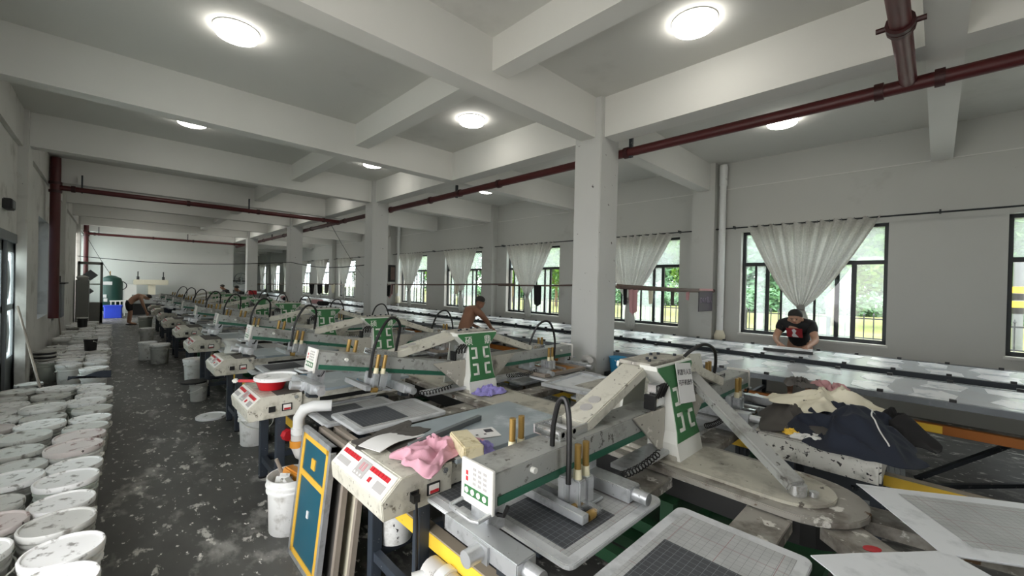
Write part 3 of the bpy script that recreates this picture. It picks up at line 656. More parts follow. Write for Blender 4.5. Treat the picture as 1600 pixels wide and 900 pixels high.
        mb().cyl((-1.06, -.10, .80), (-1.02, -.10, .80), .018, n=10).build('thumb_screw', 'brass', sq); mb().cyl((-1.06, -.02, .80), (-1.02, -.02, .80), .014, n=10).build('thumb_screw', 'brass', sq)
        mb().box(-1.02, -.99, -.12, .25, .80, .825).build('flood_bar', 'chrome', t)
        P = [(-1.04, .0, .87), (-1.05, -.005, 1.1), (-1.0, 0, 1.27), (-.93, .02, 1.33), (-.84, .06, 1.28), (-.80, .12, 1.12), (-.79, .14, 1.02)] if not first else [(-1.065, -.01, .90), (-1.065, -.01, 1.05), (-1.06, .0, 1.17), (-1.055, .025, 1.235), (-1.06, .055, 1.215), (-1.065, .075, 1.12), (-1.065, .08, 1.03)]
        if first and s > 0: P = [(-.72, .1, 1.0), (-.70, .06, 1.15), (-.62, .04, 1.28), (-.5, .06, 1.33), (-.4, .1, 1.30), (-.36, .14, 1.25)]
        def smooth(P, n=6):
            P = [Vector(p) for p in P]; out = []
            for i in range(len(P)-1):
                a, b_, c, d = P[max(i-1, 0)], P[i], P[i+1], P[min(i+2, len(P)-1)]
                for k in range(n):
                    u = k/n; out.append(.5*((2*b_)+(c-a)*u+(2*a-5*b_+4*c-d)*u*u+(3*b_-a-3*c+d)*u**3))
            return out+[P[-1]]
        mb(first and s > 0).tube(smooth(P), .0115, 8).build('air_hose', 'rubber', t)
        e = M0 @ Vector((-.80, .17, 1.035))
        wB = .15 if not (first and s > 0) else .28
        br = mb(True).bar((-.17, .19, 1.238), e, wB, .06).build('brace', 'beige', t, bev=.006)
        d = (Vector((-.17, .19, 1.238))-e).normalized(); nrm = Vector((-d.z, 0, d.x))
        if nrm.z < 0: nrm.negate()
        for k, f in enumerate((.12, .24)):
            c = e+d*(.65*f+.04)+nrm*.03
            mb(True).cyl(c, c+nrm*.004, .032, n=16).build('warning_disc', 'screen_grey', br)
        hb = mb().box(-1.0, -.80, .09, .25, 1.025, 1.03).box(-1.0, -.80, .09, .10, 1.03, 1.065).box(-1.0, -.80, .24, .25, 1.03, 1.065).cyl((-.98, .09, 1.05), (-.98, .25, 1.05), .012, n=8).cyl((-.9, .09, 1.05), (-.9, .25, 1.05), .012, n=8).build('hinge', 'chrome', t)
        mb(True).prism([(-.48, 1.03), (-.14, 1.03), (-.14, .80), (-.2, .80)], lambda x, z, y: (x, y, z), .028, .04).build('cheek_plate', 'beige_top', t)
        mb(True).box(-.55, -.14, -.01, .12, .775, .80).build('shelf', 'alu', t, bev=.003)
        hx = [(-.74+.42*k/120, -.03+.016*math.cos(k*.75), .835+.016*math.sin(k*.75)-.02*math.sin(math.pi*k/120)) for k in range(121)]
        mb(True).tube(hx, .0035, 4).build('coil_cord', 'rubber', t)
    return t
u1 = build_unit(0, 0, 'nearest print unit, with a white paper notice on its green board', True); u1.location.y = UNITS[0]
MB().bar((.34, .2, 1.20), (-.08, -.56, .785), .10, .05).build('end_brace', 'beam_grey', u1, bev=.01)
MB().obox((.64, .29, 1.09), (.62, .05, .26), (-.25, .08, .0)).build('hood', 'beige', u1, bev=.006)
MB().cyl((-.08, -.56, .752), (-.08, -.56, .80), .04, n=14).cyl((-.05, -.62, .752), (-.05, -.62, .775), .02, n=12).build('brace_foot', 'chrome', u1)
R_ = Matrix.Rotation(math.pi/2-.2165, 4, 'X') @ Matrix.Rotation(-.10, 4, 'Z')
nt_ = MB(); nt_.m = Matrix.Translation((.06, (1.145-.75)*.22-.052, 1.145)) @ R_; nt_.box(-.10, .10, -.115, .115, -.001, .002)
no = nt_.build('notice', 'paper', u1)
T_ = Matrix.Translation((.06, (1.145-.75)*.22-.055, 1.145)) @ R_
lettering('lettering', '机器专人员', .037, 'ink', no, T_ @ Matrix.Translation((0, .06, 0)), .0005)
lettering('lettering', '可开机操作', .037, 'ink', no, T_ @ Matrix.Translation((0, .0, 0)), .0005)
u2 = build_unit(.19, 0, 'second print unit from the camera, its tall green sign lettered and facing front'); freeze(u2); u2.location.y = UNITS[1]
for i, y in enumerate(UNITS[2:]):
    o = copy_tree(u2); o.location.y = y; o['label'] = f'{ORD[i+2]} print unit from the camera along the carousel, green lettered sign board'
# ------------------------------------------------------------------ console tables on the aisle side
def console_table():
    t = thing('console_table', 'x', 'machine', group='console tables on the aisle side')
    MB().prism([(0, .82), (-.095, .735), (-.085, .65), (.28, .65), (.28, .82)], lambda x, z, y: (x, y, z), -.29, .29).build('console_box', 'beige', t, bev=.004)
    MB().box(.28, 1.2, -.27, .27, .69, .80).build('table_body', 'beige', t, bev=.003)
    MB().box(.10, .34, -.288, .288, .82, .823).build('work_mat', 'grey_cloth', t)
    MB().box(.30, 1.22, -.30, .30, .80, .824).build('table_top', 'glass_table', t, bev=.002)
    MB().box(.42, 1.14, -.274, -.27, .715, .75).build('vent_slot', 'black', t)
    M = Matrix.Identity(4); s = Vector((.095, 0, .085)).normalized(); n = Vector((-.085, 0, .095)).normalized(); o = Vector((-.0475, 0, .7775))
    for i in range(3): M[i][0] = (0, -1, 0)[i]; M[i][1] = s[i]; M[i][2] = n[i]; M[i][3] = o[i]
    def f(): q = MB(); q.m = M; return q
    fp = f().box(-.275, .275, -.055, .056, .0, .005).build('control_panel', 'panel_white', t, bev=.001)
    for x0 in (-.25, .06):
        for k in range(6): f().box(x0+.031*k, x0+.026+.031*k, .014, .036, .005, .010).build('dial_switch', 'led_red', fp)
    f().box(-.055, .05, -.040, .040, .005, .008).build('display', 'screen_grey', fp)
    f().box(-.025, -.005, -.01, .028, .008, .0095).box(.005, .025, -.01, .028, .008, .0095).build('digit', 'rose_cloth', fp)
    f().box(.10, .118, -.03, -.008, .005, .012).build('rocker_switch', 'led_red', fp)
    q = f()
    for k in range(3): q.cyl((-.035+.03*k, -.028, .008), (-.035+.03*k, -.028, .011), .006, n=8)
    q.build('push_button', 'panel_white', fp)
    f().box(-.26, -.12, -.035, -.005, .005, .0056).box(.16, .25, -.04, .0, .005, .0056).build('legend', 'screen_grey', fp)
    MB().box(.045, .09, -.297, -.288, .700, .742).build('socket', 'black', t)
    bk = MB().box(.135, .205, -.297, -.288, .695, .75).build('breaker', 'black', t); MB().box(.143, .197, -.300, -.297, .702, .743).build('face', 'panel_white', bk); MB().box(.147, .193, -.304, -.300, .705, .718).build('toggle', 'led_red', bk)
    MB().cyl((.235, -.30, .79), (.235, -.288, .79), .014, n=10).build('lock', 'chrome', t)
    for x in (.14, 1.0):
        for y in (-.24, .24):
            l = MB().box(x-.03, x+.03, y-.03, y+.03, .015, .66).build('leg', 'navy_leg', t, bev=.003); MB().cyl((x, y, 0), (x, y, .015), .035, n=10).build('foot_pad', 'rubber', l)
    for y in (-.24, .24): MB().box(.14, 1.0, y-.02, y+.02, .14, .19).build('stretcher', 'navy_leg', t)
    for x in (.14, 1.0): MB().box(x-.02, x+.02, -.24, .24, .14, .19).build('stretcher', 'navy_leg', t)
    MB().cyl((.45, -.2, .3), (.45, -.2, .69), .022, n=10).cyl((.45, -.2, .5), (.45, -.2, .56), .034, n=10).build('jack_screw', 'steel_dark', t)
    return t
ct = console_table(); freeze(ct)
TL = ['nearest console table with red dial switches, pink cloth on top', 'second console table along the aisle, red pan and lid on top', 'third console table along the aisle with a dusty work top']
for i, (x, y) in enumerate(TABS):
    o = ct if i == 0 else copy_tree(ct); o.location = (x, y, 0)
    o['label'] = TL[i] if i < 3 else f'{ORD[i]} console table along the aisle from the camera'
# tables on the far side of the carousel
def far_table(y, m, label):
    t = thing('drying_table', label, 'machine', (3.0, y, 0), group='tables on the window side of the carousel')
    MB().box(0, .95, -.30, .30, .655, .80).build('table_body', m, t, bev=.012); MB().box(-.01, .97, -.31, .31, .80, .815).build('table_top', 'beige_top', t, bev=.003)
    for x in (.6, .9):
        for yy in (-.24, .24): MB().box(x-.03, x+.03, yy-.03, yy+.03, 0, .66).build('leg', 'navy_leg', t)
far_table(.49, 'beige_speck', 'paint speckled table heaped with clothes on the window side')
for i, (x, y) in enumerate(TABS): far_table(y, 'beige', f'plain table on the window side, opposite the {ORD[i]} console table')
# ------------------------------------------------------------------ long hand print tables by the windows
TZ = .88
def print_table(xa, xb, label, orange):
    t = thing('print_table', label, 'table')
    MB().box(xa+.05, xb-.05, -4.6, 38, TZ-.045, TZ-.004).build('table_top', 'table_top', t)
    for nm, x0, x1 in (('front_rail', xa, xa+.05), ('back_rail', xb-.05, xb)):
        MB().box(x0, x1, -4.6, 38, TZ-(.05 if orange else .085), TZ).build(nm, 'steel_rail' if orange else 'steel_dark', t)
    if not orange: MB().box(xa+.02, xa+.04, -4.6, 38, TZ-.12, TZ-.085).build('apron', 'black', t)
    st = MB().box(-.016, .016, -.02, .02, 0, .022).build('stop', 'black', t, loc=(xa+.025, -4.3, TZ))
    for x in (xa+.025, xb-.025):
        for k in range(66):
            if x < xa+.1 and k == 0: continue
            inst(st, 'stop', t, (x, -4.3+.42*k, TZ))
    for k in range(15):
        y = -4+k*2.9
        for x in (xa+.12, xb-.12): MB().box(x-.025, x+.025, y-.025, y+.025, 0, TZ-.045).build('leg', 'steel_dark', t)
        MB().box(xa+.12, xb-.12, y-.02, y+.02, .25, .29).build('cross_bar', 'steel_dark', t)
    if orange:
        MB().box(xa+.10, xa+.15, -4.6, 38, .60, .67).build('lower_rail', 'orange_rail', t)
        MB().box(xa+.095, xa+.10, -.05, .1, .605, .665).build('yellow_tape', 'yellow_rail', t)
        for y in (.55, .75): MB().box(xa-.004, xa, y, y+.1, TZ-.046, TZ-.01).build('rust_patch', 'rust', t)
    return t
print_table(6.11, 7.24, 'long steel edged print table closest to the window wall', False)
print_table(4.63, 5.72, 'long steel edged print table with orange lower rail beside the columns', True)
pc = MB().prism([(-.20, -.13), (.08, -.16), (.22, -.05), (.2, .15), (-.05, .12), (-.22, .16)], flat, 0, .003).build('fabric_piece', 'piece_white')
tag(pc, 'white cut fabric piece laid out flat on a long print table', 'fabric', 'fabric pieces on the print tables')
pc.location = (6.4, -.9, TZ-.004); rng = random.Random(3)
for (xa, n) in ((6.42, 62), (6.93, 62), (4.93, 62), (5.42, 62)):
    for k in range(n):
        if xa == 6.42 and k == 0: continue
        inst(pc, 'fabric_piece', None, (xa+rng.uniform(-.04, .04), -.9+k*.44+rng.uniform(-.05, .05), TZ-.004), (0, 0, rng.uniform(-.25, .25)+(math.pi if k % 2 else 0)), (rng.uniform(.75, 1.05), rng.uniform(.8, 1.1), 1))
# ------------------------------------------------------------------ buckets
def bucket_proto(bm_, lm, handle, lid=True):
    t = thing('paint_bucket', 'x', 'bucket')
    MB().lathe([(.0, 0), (.122, 0), (.126, .006), (.139, .262), (.150, .266), (.150, .276), (.141, .282), (.142, .300), (.152, .304), (.152, .316), (.143, .32), (.146, .352), (.138, .352), (.132, .30), (.0, .29)], 28).build('body', bm_, t)
    if lid: MB().lathe([(.156, .330), (.158, .358), (.154, .366), (.146, .366), (.141, .356), (.0, .354)], 28).build('lid', lm, t)
    a = {1: (-.75, .6), 2: (.9, -.1)}[handle]
    pts = [(.154*math.cos(th), .154*math.sin(th), .272) for th in (0, math.pi)]
    arc = []
    for i in range(15):
        q = math.pi*i/14; d = Vector((.158*math.cos(q), 0, .272)); r = .15*math.sin(q)
        arc.append((d.x*1.01, -r*1.06-.012 if handle == 1 else -r*.9-.03*math.sin(q), .272-r*(.62 if handle == 1 else .15)-(0 if handle == 1 else 0)) if handle == 1 else (d.x*1.01, -.16*math.sin(q)-.02*math.sin(q), .272-.02*math.sin(q)))
    MB().tube(arc, .005, 6).build('handle', 'board_white', t)
    for s in (-1, 1): MB().cyl((s*.14, 0, .272), (s*.165, 0, .272), .014, n=10).build('handle_lug', 'board_white', t)
    return t
PB = [bucket_proto('bucket_white', 'lid_white', 1), bucket_proto('bucket_green', 'lid_white', 1), bucket_proto('bucket_grey', 'lid_grey', 1), bucket_proto('bucket_white', 'lid_pink', 2), bucket_proto('bucket_grey', 'lid_white', 2), bucket_proto('bucket_black', 'lid_grey', 1)]
freeze(None); used = set()
def bucket(kind, x, y, label, group, z=0., s=1., rz=None, lid=True):
    o = PB[kind] if kind not in used else copy_tree(PB[kind]); used.add(kind)
    o.location = (x, y, z); o.rotation_euler = (0, 0, rng.uniform(0, 6.28) if rz is None else rz); o.scale = (s, s, s)
    tag(o, label, 'bucket', group); return o
RN = {0: 'aisle row', 1: 'middle row', 2: 'wall row'}
KN = ['white', 'pale green', 'grimy grey', 'white pink-lidded', 'grey white-lidded', 'black']
rows = [(-.19, 2.30), (-.50, 2.18), (-.80, 2.32)]
for ri, (x, y0) in enumerate(rows):
    y = y0; k = 0
    while y < 7.3:
        kd = rng.choice([0, 0, 1, 2, 3, 4, 0, 2]) if x > -.3 else rng.choice([0, 2, 2, 4, 3, 2])
        bucket(kd, x+rng.uniform(-.03, .045)+(.08 if ri == 2 and abs(y-3.06) < .4 else 0), y, f'{KN[kd]} paint bucket, {ORD[k]} from the camera in the {RN[ri]}, before the door', 'buckets along the wall before the door', s=rng.uniform(.92, 1.05), rz=rng.uniform(-.9, .6) if x > -.3 else None)
        y += .322+rng.uniform(0, .02); k += 1
for ri, (x, y0) in enumerate(((-.21, 9.3), (-.49, 9.2), (-.77, 9.8))):
    y = y0; k = 0
    while y < (17.5 if x < -.3 else 16.2):
        if not (abs(y-9.19) < .4 and x < -.7) and not ((abs(y-12.05) < .35 or abs(y-15.32) < .45) and x < -.7): bucket((kd := rng.choice([0, 0, 1, 2, 4, 2])), x+rng.uniform(-.03, .03), y, f'{KN[kd]} paint bucket, {ORD[k]} along in the {RN[ri]} past the glazed door', 'buckets along the wall past the door', s=rng.uniform(.9, 1.0))
        y += .33+rng.uniform(0, .05); k += 1
bucket(5, -.30, 10.6, 'black bucket standing on lids among the far wall rows', None, z=.355, s=.62)
bucket(5, -.60, 15.6, 'low black tub standing on lids near the grey cabinet', None, z=.345, s=.7)
bucket(5, -.78, 8.1, 'black bucket on the floor in front of the glazed door', None, s=.8)
bucket(5, -.4, 7.75, 'second black bucket on the floor in front of the glazed door', None, s=.75)
tag(MB().surf(lambda u, v: (-.42+.4*u, 7.7+.25*v+.1*u, .36+.03*math.sin(5*u+4*v)), 8, 6).build('plastic_bag', 'navy_cloth', solid=.006), 'crumpled dark plastic bag lying over the bucket gap by the door', 'bag')
bucket(0, -.2, 8.5, 'shiny white bucket at the aisle edge of the door gap', None, rz=0)
# dark tins stacked on a bucket near the pilaster
tt = thing('tin_stack', 'short pile of dark round lids on a bucket by the pilaster', 'lid', (-.78, 9.75, .36))
for k in range(5): MB().lathe([(.125, .03*k), (.13, .03*k+.012), (.125, .03*k+.024)], 20, (0, 0, 0)).build('lid', 'bucket_black' if k % 2 else 'bucket_grey', tt)
# buckets beside the machine
open_b = thing('paint_bucket', 'open white bucket full of paint scraps standing beside the leaning frames', 'bucket', (.89, 3.07, 0), .4)
MB().lathe([(.0, 0), (.124, 0), (.128, .006), (.138, .275), (.149, .279), (.149, .289), (.141, .295), (.143, .313), (.152, .317), (.152, .327), (.145, .331), (.148, .37), (.139, .37), (.132, .29), (.0, .285)], 28).build('body', 'bucket_white', open_b)
MB().obox((.05, .02, .335), (.09, .16, .07), (.4, .2, .3)).build('scraper', 'paint_blob', open_b, bev=.01)
MB().obox((-.03, .03, .33), (.14, .10, .08), (.2, .5, .9)).obox((-.06, -.05, .33), (.09, .12, .05), (.7, .1, .2)).build('rag', 'lid_grey', open_b, bev=.02)
MB().tube([(.02, .08, .3), (-.03, .11, .46)], .012, 8).build('stick', 'wood_edge', open_b)
bucket(0, 1.07, 4.92, 'white bucket with swung handle under the second console', None, rz=.3)
bucket(0, .97, 8.58, 'white bucket standing by the legs of the fourth console table', None, rz=.6)
bucket(2, .86, 7.12, 'small squat grey bucket in the aisle by a console leg', None, s=.72)
bucket(4, .66, 10.7, 'pale bucket in the aisle beside a slightly shorter one', None, s=1.05)
bucket(0, .50, 11.3, 'bucket with smeared rim just behind the pale aisle bucket', None)
bucket(0, .62, 14.4, 'blue smeared bucket under a far console table', None)
bucket(1, .72, 17.6, 'pale square shouldered bucket beside the bending man', None, s=1.2)
sp = thing('spray_bucket', 'white tub with dark funnel lid under the nearest console', 'bucket', (1.22, 2.22, .19), .3)
MB().lathe([(.0, 0), (.10, 0), (.12, .18), (.115, .185), (.0, .17)], 20).build('body', 'bucket_white', sp); MB().lathe([(.125, .18), (.09, .21), (.085, .25), (.02, .26), (.0, .26)], 20).build('funnel', 'bucket_grey', sp)
MB().obox((.13, .1, .2), (.10, .12, .16), (.3, .2, .5)).build('rag', 'cream_cloth', sp, bev=.02)
ld = thing('bucket_lid', 'loose white lid lying on the aisle floor', 'lid', (.87, 6.15, 0)); MB().lathe([(.156, 0), (.158, .022), (.150, .028), (.141, .014), (.0, .012)], 28).build('disc', 'lid_white', ld)
tag(MB().lathe([(.15, 0), (.15, .02), (.0, .016)], 20, (0, 0, 0)).build('bucket_lid', 'bucket_black', loc=(.80, 7.1, .262)), 'dark lid resting on the squat grey aisle bucket', 'lid')
# ------------------------------------------------------------------ pipework and leaning frames at the first gap
t = thing('waste_pipe', 'white plastic elbow pipe with red valve and long dirty run', 'pipe')
MB().tube([(1.22, 3.24, .74), (1.1, 3.29, .745), (1.045, 3.32, .725), (1.02, 3.35, .66), (1.02, 3.36, .50)], .042, 16).build('elbow', 'pvc', t)
MB().tube([(1.02, 3.36, .58), (1.02, 3.36, .54)], .052, 16).build('collar', 'pvc', t)
MB().tube([(1.02, 3.36, .53), (1.02, 3.36, .44), (1.03, 3.32, .40), (1.06, 3.25, .39)], .05, 16).build('trap', 'pvc_dirty', t)
MB().tube([(1.02, 3.36, .49), (1.02, 3.36, .44)], .058, 16).build('rusty_joint', 'paint_blob', t)
vr = MB().cyl((.99, 3.46, .5), (.97, 3.54, .5), .045, n=8).build('valve_wheel', 'valve_red', t)
MB().tube([(1.06, 3.27, .39), (1.065, 2.9, .385), (1.07, 2.42, .38)], .062, 16).build('drain_run', 'pvc_dirty', t); MB().tube([(1.066, 1.60, .38), (1.07, -.2, .375)], .062, 16).build('drain_run', 'pvc_dirty', t)
for y in (2.6, 1.5, .9): MB().tube([(1.066, y, .383), (1.066, y-.05, .383)], .069, 16).build('coupling', 'pvc', t)
MB().tube([(1.05, 1.56, .38), (.97, 1.60, .37)], .035, 12).build('outlet', 'pvc', t)
def lean_frame(name, x, y0, y1, lean, m, label, tape):
    t = thing(name, label, 'screen frame', (x, 0, 0))
    M = Matrix.Rotation(lean, 4, 'Y')
    def q(): b = MB(); b.m = M; return b
    q().box(.006, .012, y0+.02, y1-.02, .02, .76).build('mesh_panel', m, t)
    for nm, a in (('stile', (y0, y0+.03, 0, .78)), ('stile', (y1-.03, y1, 0, .78)), ('rail', (y0, y1, 0, .03)), ('rail', (y0, y1, .75, .78))):
        q().box(-.0, .03, a[0], a[1], a[2], a[3]).build(nm, 'alu' if tape else 'wood_edge', t)
    if tape:
        for a in ((y0+.03, y0+.065, .03, .75), (y1-.065, y1-.03, .03, .75), (y0+.03, y1-.03, .03, .06), (y0+.065, y1-.065, .50, .535), (y0+.03, y1-.03, .72, .75)):
            q().box(.001, .007, *a).build('tape', 'tape_yellow', t)
        q().box(.0, .0065, (y0+y1)/2-.03, (y0+y1)/2+.03, .58, .64).build('patch', 'tape_yellow', t)
        q().box(.0, .0065, (y0+y1)/2-.012, (y0+y1)/2+.012, .30, .34).build('mark', 'print_white', t)
lean_frame('screen_frame', .80, 2.32, 2.80, .10, 'teal_screen', 'teal screen frame with yellow tape leaning at the nearest console', True)
lean_frame('screen_frame', .87, 2.27, 2.72, .10, 'grey_cloth', 'grey wooden screen frame behind the teal one', False)
lean_frame('screen_frame', .94, 2.22, 2.66, .10, 'cream_cloth', 'pale edged screen frame innermost of the leaning three', False)
cd = thing('power_cord', 'black plug and cord hanging from the nearest console socket', 'cord', (1.0, 1.66, 0))
MB().box(-.015, .018, -.035, -.008, .70, .735).build('plug', 'rubber', cd); MB().tube([(0, -.03, .71), (.0, -.04, .6), (.01, -.03, .35), (.03, .0, .1), (.05, .05, .01), (.12, .12, .008)], .007, 8).build('flex', 'rubber', cd)
tag(MB().tube([(1.18, 1.68, .64), (1.2, 1.66, .4), (1.17, 1.7, .2), (1.2, 1.75, .01)], .008, 8).build('power_cord', 'rubber'), 'thick black cable hanging beside the nearest console leg', 'cord')
# ------------------------------------------------------------------ loose things on the machine
from mathutils import noise as mnoise
def cloth(name, m, label, x, y, z, sx, sy, rz, amp, seed, n=22, fn2=None, cat='cloth'):
    n = int(n*1.8)
    rg = random.Random(seed); F = [(rg.uniform(-7, 7), rg.uniform(-7, 7), rg.uniform(0, 6), rg.uniform(.3, 1)) for _ in range(6)]
    def fn(u, v):
        a, b_ = u-.5, v-.5
        r = 1+.16*math.sin(3*math.atan2(b_, a+1e-6)+seed)+.08*math.sin(7*math.atan2(b_, a+1e-6)+2*seed)
        P_ = Vector((a*3.2+seed, b_*3.2, seed*.7)); w1 = Vector((mnoise.noise(P_), mnoise.noise(P_+Vector((5, 3, 1))), 0))
        h = .75*(1-abs(mnoise.noise(P_*.8+w1*.6))*2.2)+.2*(1-abs(mnoise.noise(P_*1.9+w1*1.0))*2.2)+.04*mnoise.noise(P_*5.0)
        k = max(0, 1-(2*max(abs(a), abs(b_)))**4)
        hh = amp*max(0, h)*(.25+.75*k)
        if fn2: hh += fn2(u, v)*(.75+.5*h)*k
        return (a*sx*r, b_*sy*r, max(.004, hh))
    o = MB().surf(fn, n, n).build(name, m, solid=.004); o.location = (x, y, z); o.rotation_euler = (0, 0, rz)
    return tag(o, label, cat)
cloth('pink_rag', 'pink_cloth', 'crumpled pink cloth lying on the nearest console table', 1.20, 1.80, .826, .42, .30, .35, .055, 3)
cloth('purple_rag', 'purple_cloth', 'bunched lavender cloth at the foot of the second green sign', 2.38, 2.72, .752, .26, .20, .2, .07, 5)
tag(MB().obox((0, 0, .035), (.25, .105, .07)).build('glue_box', 'carton', loc=(1.335, 1.70, .826), bev=.006), 'stained cream carton box beside the pink cloth', 'box').rotation_euler = (.0, 0, 1.25)
cloth('lilac_rag', 'purple_cloth', 'thin lilac strip of rag behind the carton box', 1.43, 1.66, .826, .16, .10, .8, .04, 8, 12)
tag(MB().box(-.11, .11, -.075, .075, 0, .003).build('paper_sheet', 'paper', loc=(1.55, 1.85, .826)), 'white printed paper sheet on the nearest console table', 'paper').rotation_euler = (0, 0, -.35)
for k in range(5): pass
pp = bpy.data.objects['paper_sheet']; q = MB()
for k in range(3): q.box(-.08+.05*k, -.065+.05*k, -.03, -.015, .003, .0035)
q.box(.04, .09, .0, .05, .003, .0035); q.build('print_mark', 'ink', pp)['kind'] = 'stuff'
tag(MB().box(-.015, .015, -.3, .3, 0, .03).build('steel_ruler', 'metal_grey', loc=(1.42, 1.98, .826)), 'grey steel straightedge lying across the nearest table top', 'ruler').rotation_euler = (0, 0, -1.35)
tag(MB().surf(lambda u, v: (.34*(u-.5), .16*(v-.5), .01+.012*math.sin(5*u)), 10, 4).build('paper_strip', 'paper', loc=(1.12, 2.08, .828), solid=.003), 'curling white paper strip between the straightedge and the console', 'paper').rotation_euler = (0, 0, .3)
cloth('dirty_mat', 'grey_cloth', 'paint smeared dark mat on the far edge of the nearest table', 1.15, 2.16, .826, .40, .2, .2, .012, 11, 14)
t = thing('red_pan', 'red plastic saucepan on the second console table', 'pan', (.92, 3.72, .824), 2.6)
MB().lathe([(.0, 0), (.085, 0), (.115, .075), (.118, .078), (.108, .076), (.08, .008), (.0, .006)], 24).build('bowl', 'pan_red', t)
MB().bar((.11, 0, .065), (.24, 0, .07), .035, .02).build('handle', 'pan_red', t, bev=.006); MB().bar((.24, 0, .07), (.28, 0, .072), .04, .03).build('handle_tip', 'board_white', t, bev=.008)
ld2 = thing('bucket_lid', 'white bucket lid laid on top of the red pan', 'lid', (.95, 3.71, .903)); MB().lathe([(.156, 0), (.158, .022), (.150, .028), (.141, .014), (.0, .012)], 28).build('disc', 'lid_white', ld2)
t = thing('glue_can', 'blue and orange tin can behind the red pan', 'can', (1.12, 3.62, .824)); MB().lathe([(0, 0), (.045, 0), (.045, .05)], 18).build('lower_band', 'paint_blob', t); MB().lathe([(.045, .05), (.046, .095), (.04, .098), (0, .098)], 18).build('upper_band', 'can_blue', t)
bag = thing('wax_bag', 'grey white plastic bag standing on the third console table', 'bag', (1.0, 5.72, .824)); MB().lathe([(.06, 0), (.085, .02), (.07, .1), (.11, .17), (.06, .15)], 14).build('sack', 'bucket_grey', bag)
bag = thing('paint_pot', 'white rimmed dark pot on a far console table', 'pot', (1.0, 13.4, .824)); MB().lathe([(0, 0), (.11, 0), (.12, .12), (0, .12)], 16).build('pot', 'navy_cloth', bag); MB().lathe([(0, .12), (.18, .12), (.18, .15), (0, .15)], 16).build('lid', 'lid_white', bag)
# clothes heap on the speckled table
def hump(c, w, h): return lambda u, v: h*math.exp(-((u-c[0])**2+(v-c[1])**2)/w)
cloth('grey_shirt', 'grey_cloth', 'dark grey shirt at the back of the clothes heap', 3.38, .62, .818, .70, .46, .3, .08, 2, 20, hump((.6, .5), .1, .10), 'clothes')
cloth('navy_jacket', 'navy_cloth', 'navy blue jacket with white piping heaped on the speckled table', 3.28, .36, .818, .80, .62, .2, .09, 4, 26, hump((.5, .5), .12, .13), 'clothes')
cloth('cream_shirt', 'cream_cloth', 'cream shirt with rolled sleeve on top of the clothes heap', 3.50, .50, .93, .62, .36, -.75, .08, 6, 22, hump((.6, .5), .1, .06), 'clothes')
cloth('knitted_hat', 'grey_cloth', 'small dark knitted hat lying on the cream shirt', 3.55, .68, 1.03, .2, .16, .3, .07, 9, 12, None, 'hat')
cloth('rose_scarf', 'rose_cloth', 'dusty rose scarf bunched on the cream shirt', 3.68, .52, 1.02, .22, .14, .9, .06, 12, 12, None, 'scarf')
cloth('black_trousers', 'black_cloth', 'black trousers slumped at the rail end of the clothes heap', 3.58, .20, .818, .6, .36, .1, .08, 14, 20, hump((.5, .4), .1, .08), 'clothes')
jk = bpy.data.objects['navy_jacket']
MB().tube([jk.data.vertices[15*47+i].co+Vector((0, 0, .006)) for i in range(6, 34)], .004, 6).build('piping', 'white_cloth', jk)
MB().lathe([(0, 0), (.016, .001), (0, .004)], 5, jk.data.vertices[24*47+22].co+Vector((0, 0, .008))).build('crest', 'white_cloth', jk)
cloth('yellow_glove', 'yellow_rail', 'yellow spotted glove hanging at the speckled table edge', 3.06, .62, .816, .12, .09, .4, .04, 16, 10, None, 'glove')
cloth('white_sock', 'white_cloth', 'white cotton sleeve beside the yellow glove', 3.03, .52, .816, .18, .09, -.9, .035, 18, 10, None, 'cloth')
# screens on the window side, second unit
def flat_screen(x, y, rz, m, label, z=.79):
    t = thing('flat_screen', label, 'screen frame', (x, y, z), rz)
    for nm, a in (('side', (-.34, .34, -.26, -.22)), ('side', (-.34, .34, .22, .26)), ('end', (-.34, -.30, -.22, .22)), ('end', (.30, .34, -.22, .22))): MB().box(*a, 0, .03).build(nm, 'wood_edge' if m == 'rust' else 'alu', t)
    MB().box(-.30, .30, -.22, .22, .008, .012).build('mesh_panel', m, t)
flat_screen(3.42, 2.95, 0, 'rust', 'brown meshed screen clamped on the window side of the second unit')
flat_screen(3.15, 2.25, .12, 'platen_white', 'pale screen lying flat before the thick column', .80)
flat_screen(3.4, 4.8, 0, 'rust', 'brown meshed screen on the window side of the third unit')
t = thing('blue_tub', 'small blue plastic bucket beside the thick column', 'bucket', (4.50, 2.735, .66)); MB().lathe([(0, 0), (.085, 0), (.11, .18), (.115, .185), (.1, .18), (0, .02)], 20).build('body', 'tub_blue', t); MB().tube([(.11*math.cos(a*.3), -.02-.02*math.sin(a*.3), .17-.05*math.sin(a*.3)) for a in range(11)], .004, 6).build('handle', 'board_white', t)
t = thing('waste_sack', 'white lumpy waste sack on a stool by the thick column', 'bag', (4.36, 2.48, .42)); MB().lathe([(.08, 0), (.14, .05), (.13, .15), (.08, .22), (.05, .24)], 12).build('sack', 'bucket_white', t)
t = thing('step_stool', 'dark stool carrying the sack and blue bucket by the thick column', 'stool', (4.44, 2.60, 0))
MB().box(-.22, .22, -.25, .28, .38, .42).build('seat', 'black', t); MB().box(-.06, .18, .03, .25, .42, .66).build('crate', 'black', t)
for x in (-.18, .18):
    for y in (-.2, .22): MB().box(x-.02, x+.02, y-.02, y+.02, 0, .38).build('leg', 'black', t)
tag(MB().tube([(4.12, 3.0, 0), (4.12, 3.0, .78), (4.11, 2.96, .84), (4.06, 2.88, .855), (3.98, 2.78, .855)], .035, 12).build('bent_pipe', 'pvc_dirty'), 'grey bent stub pipe rising in front of the thick column', 'pipe')
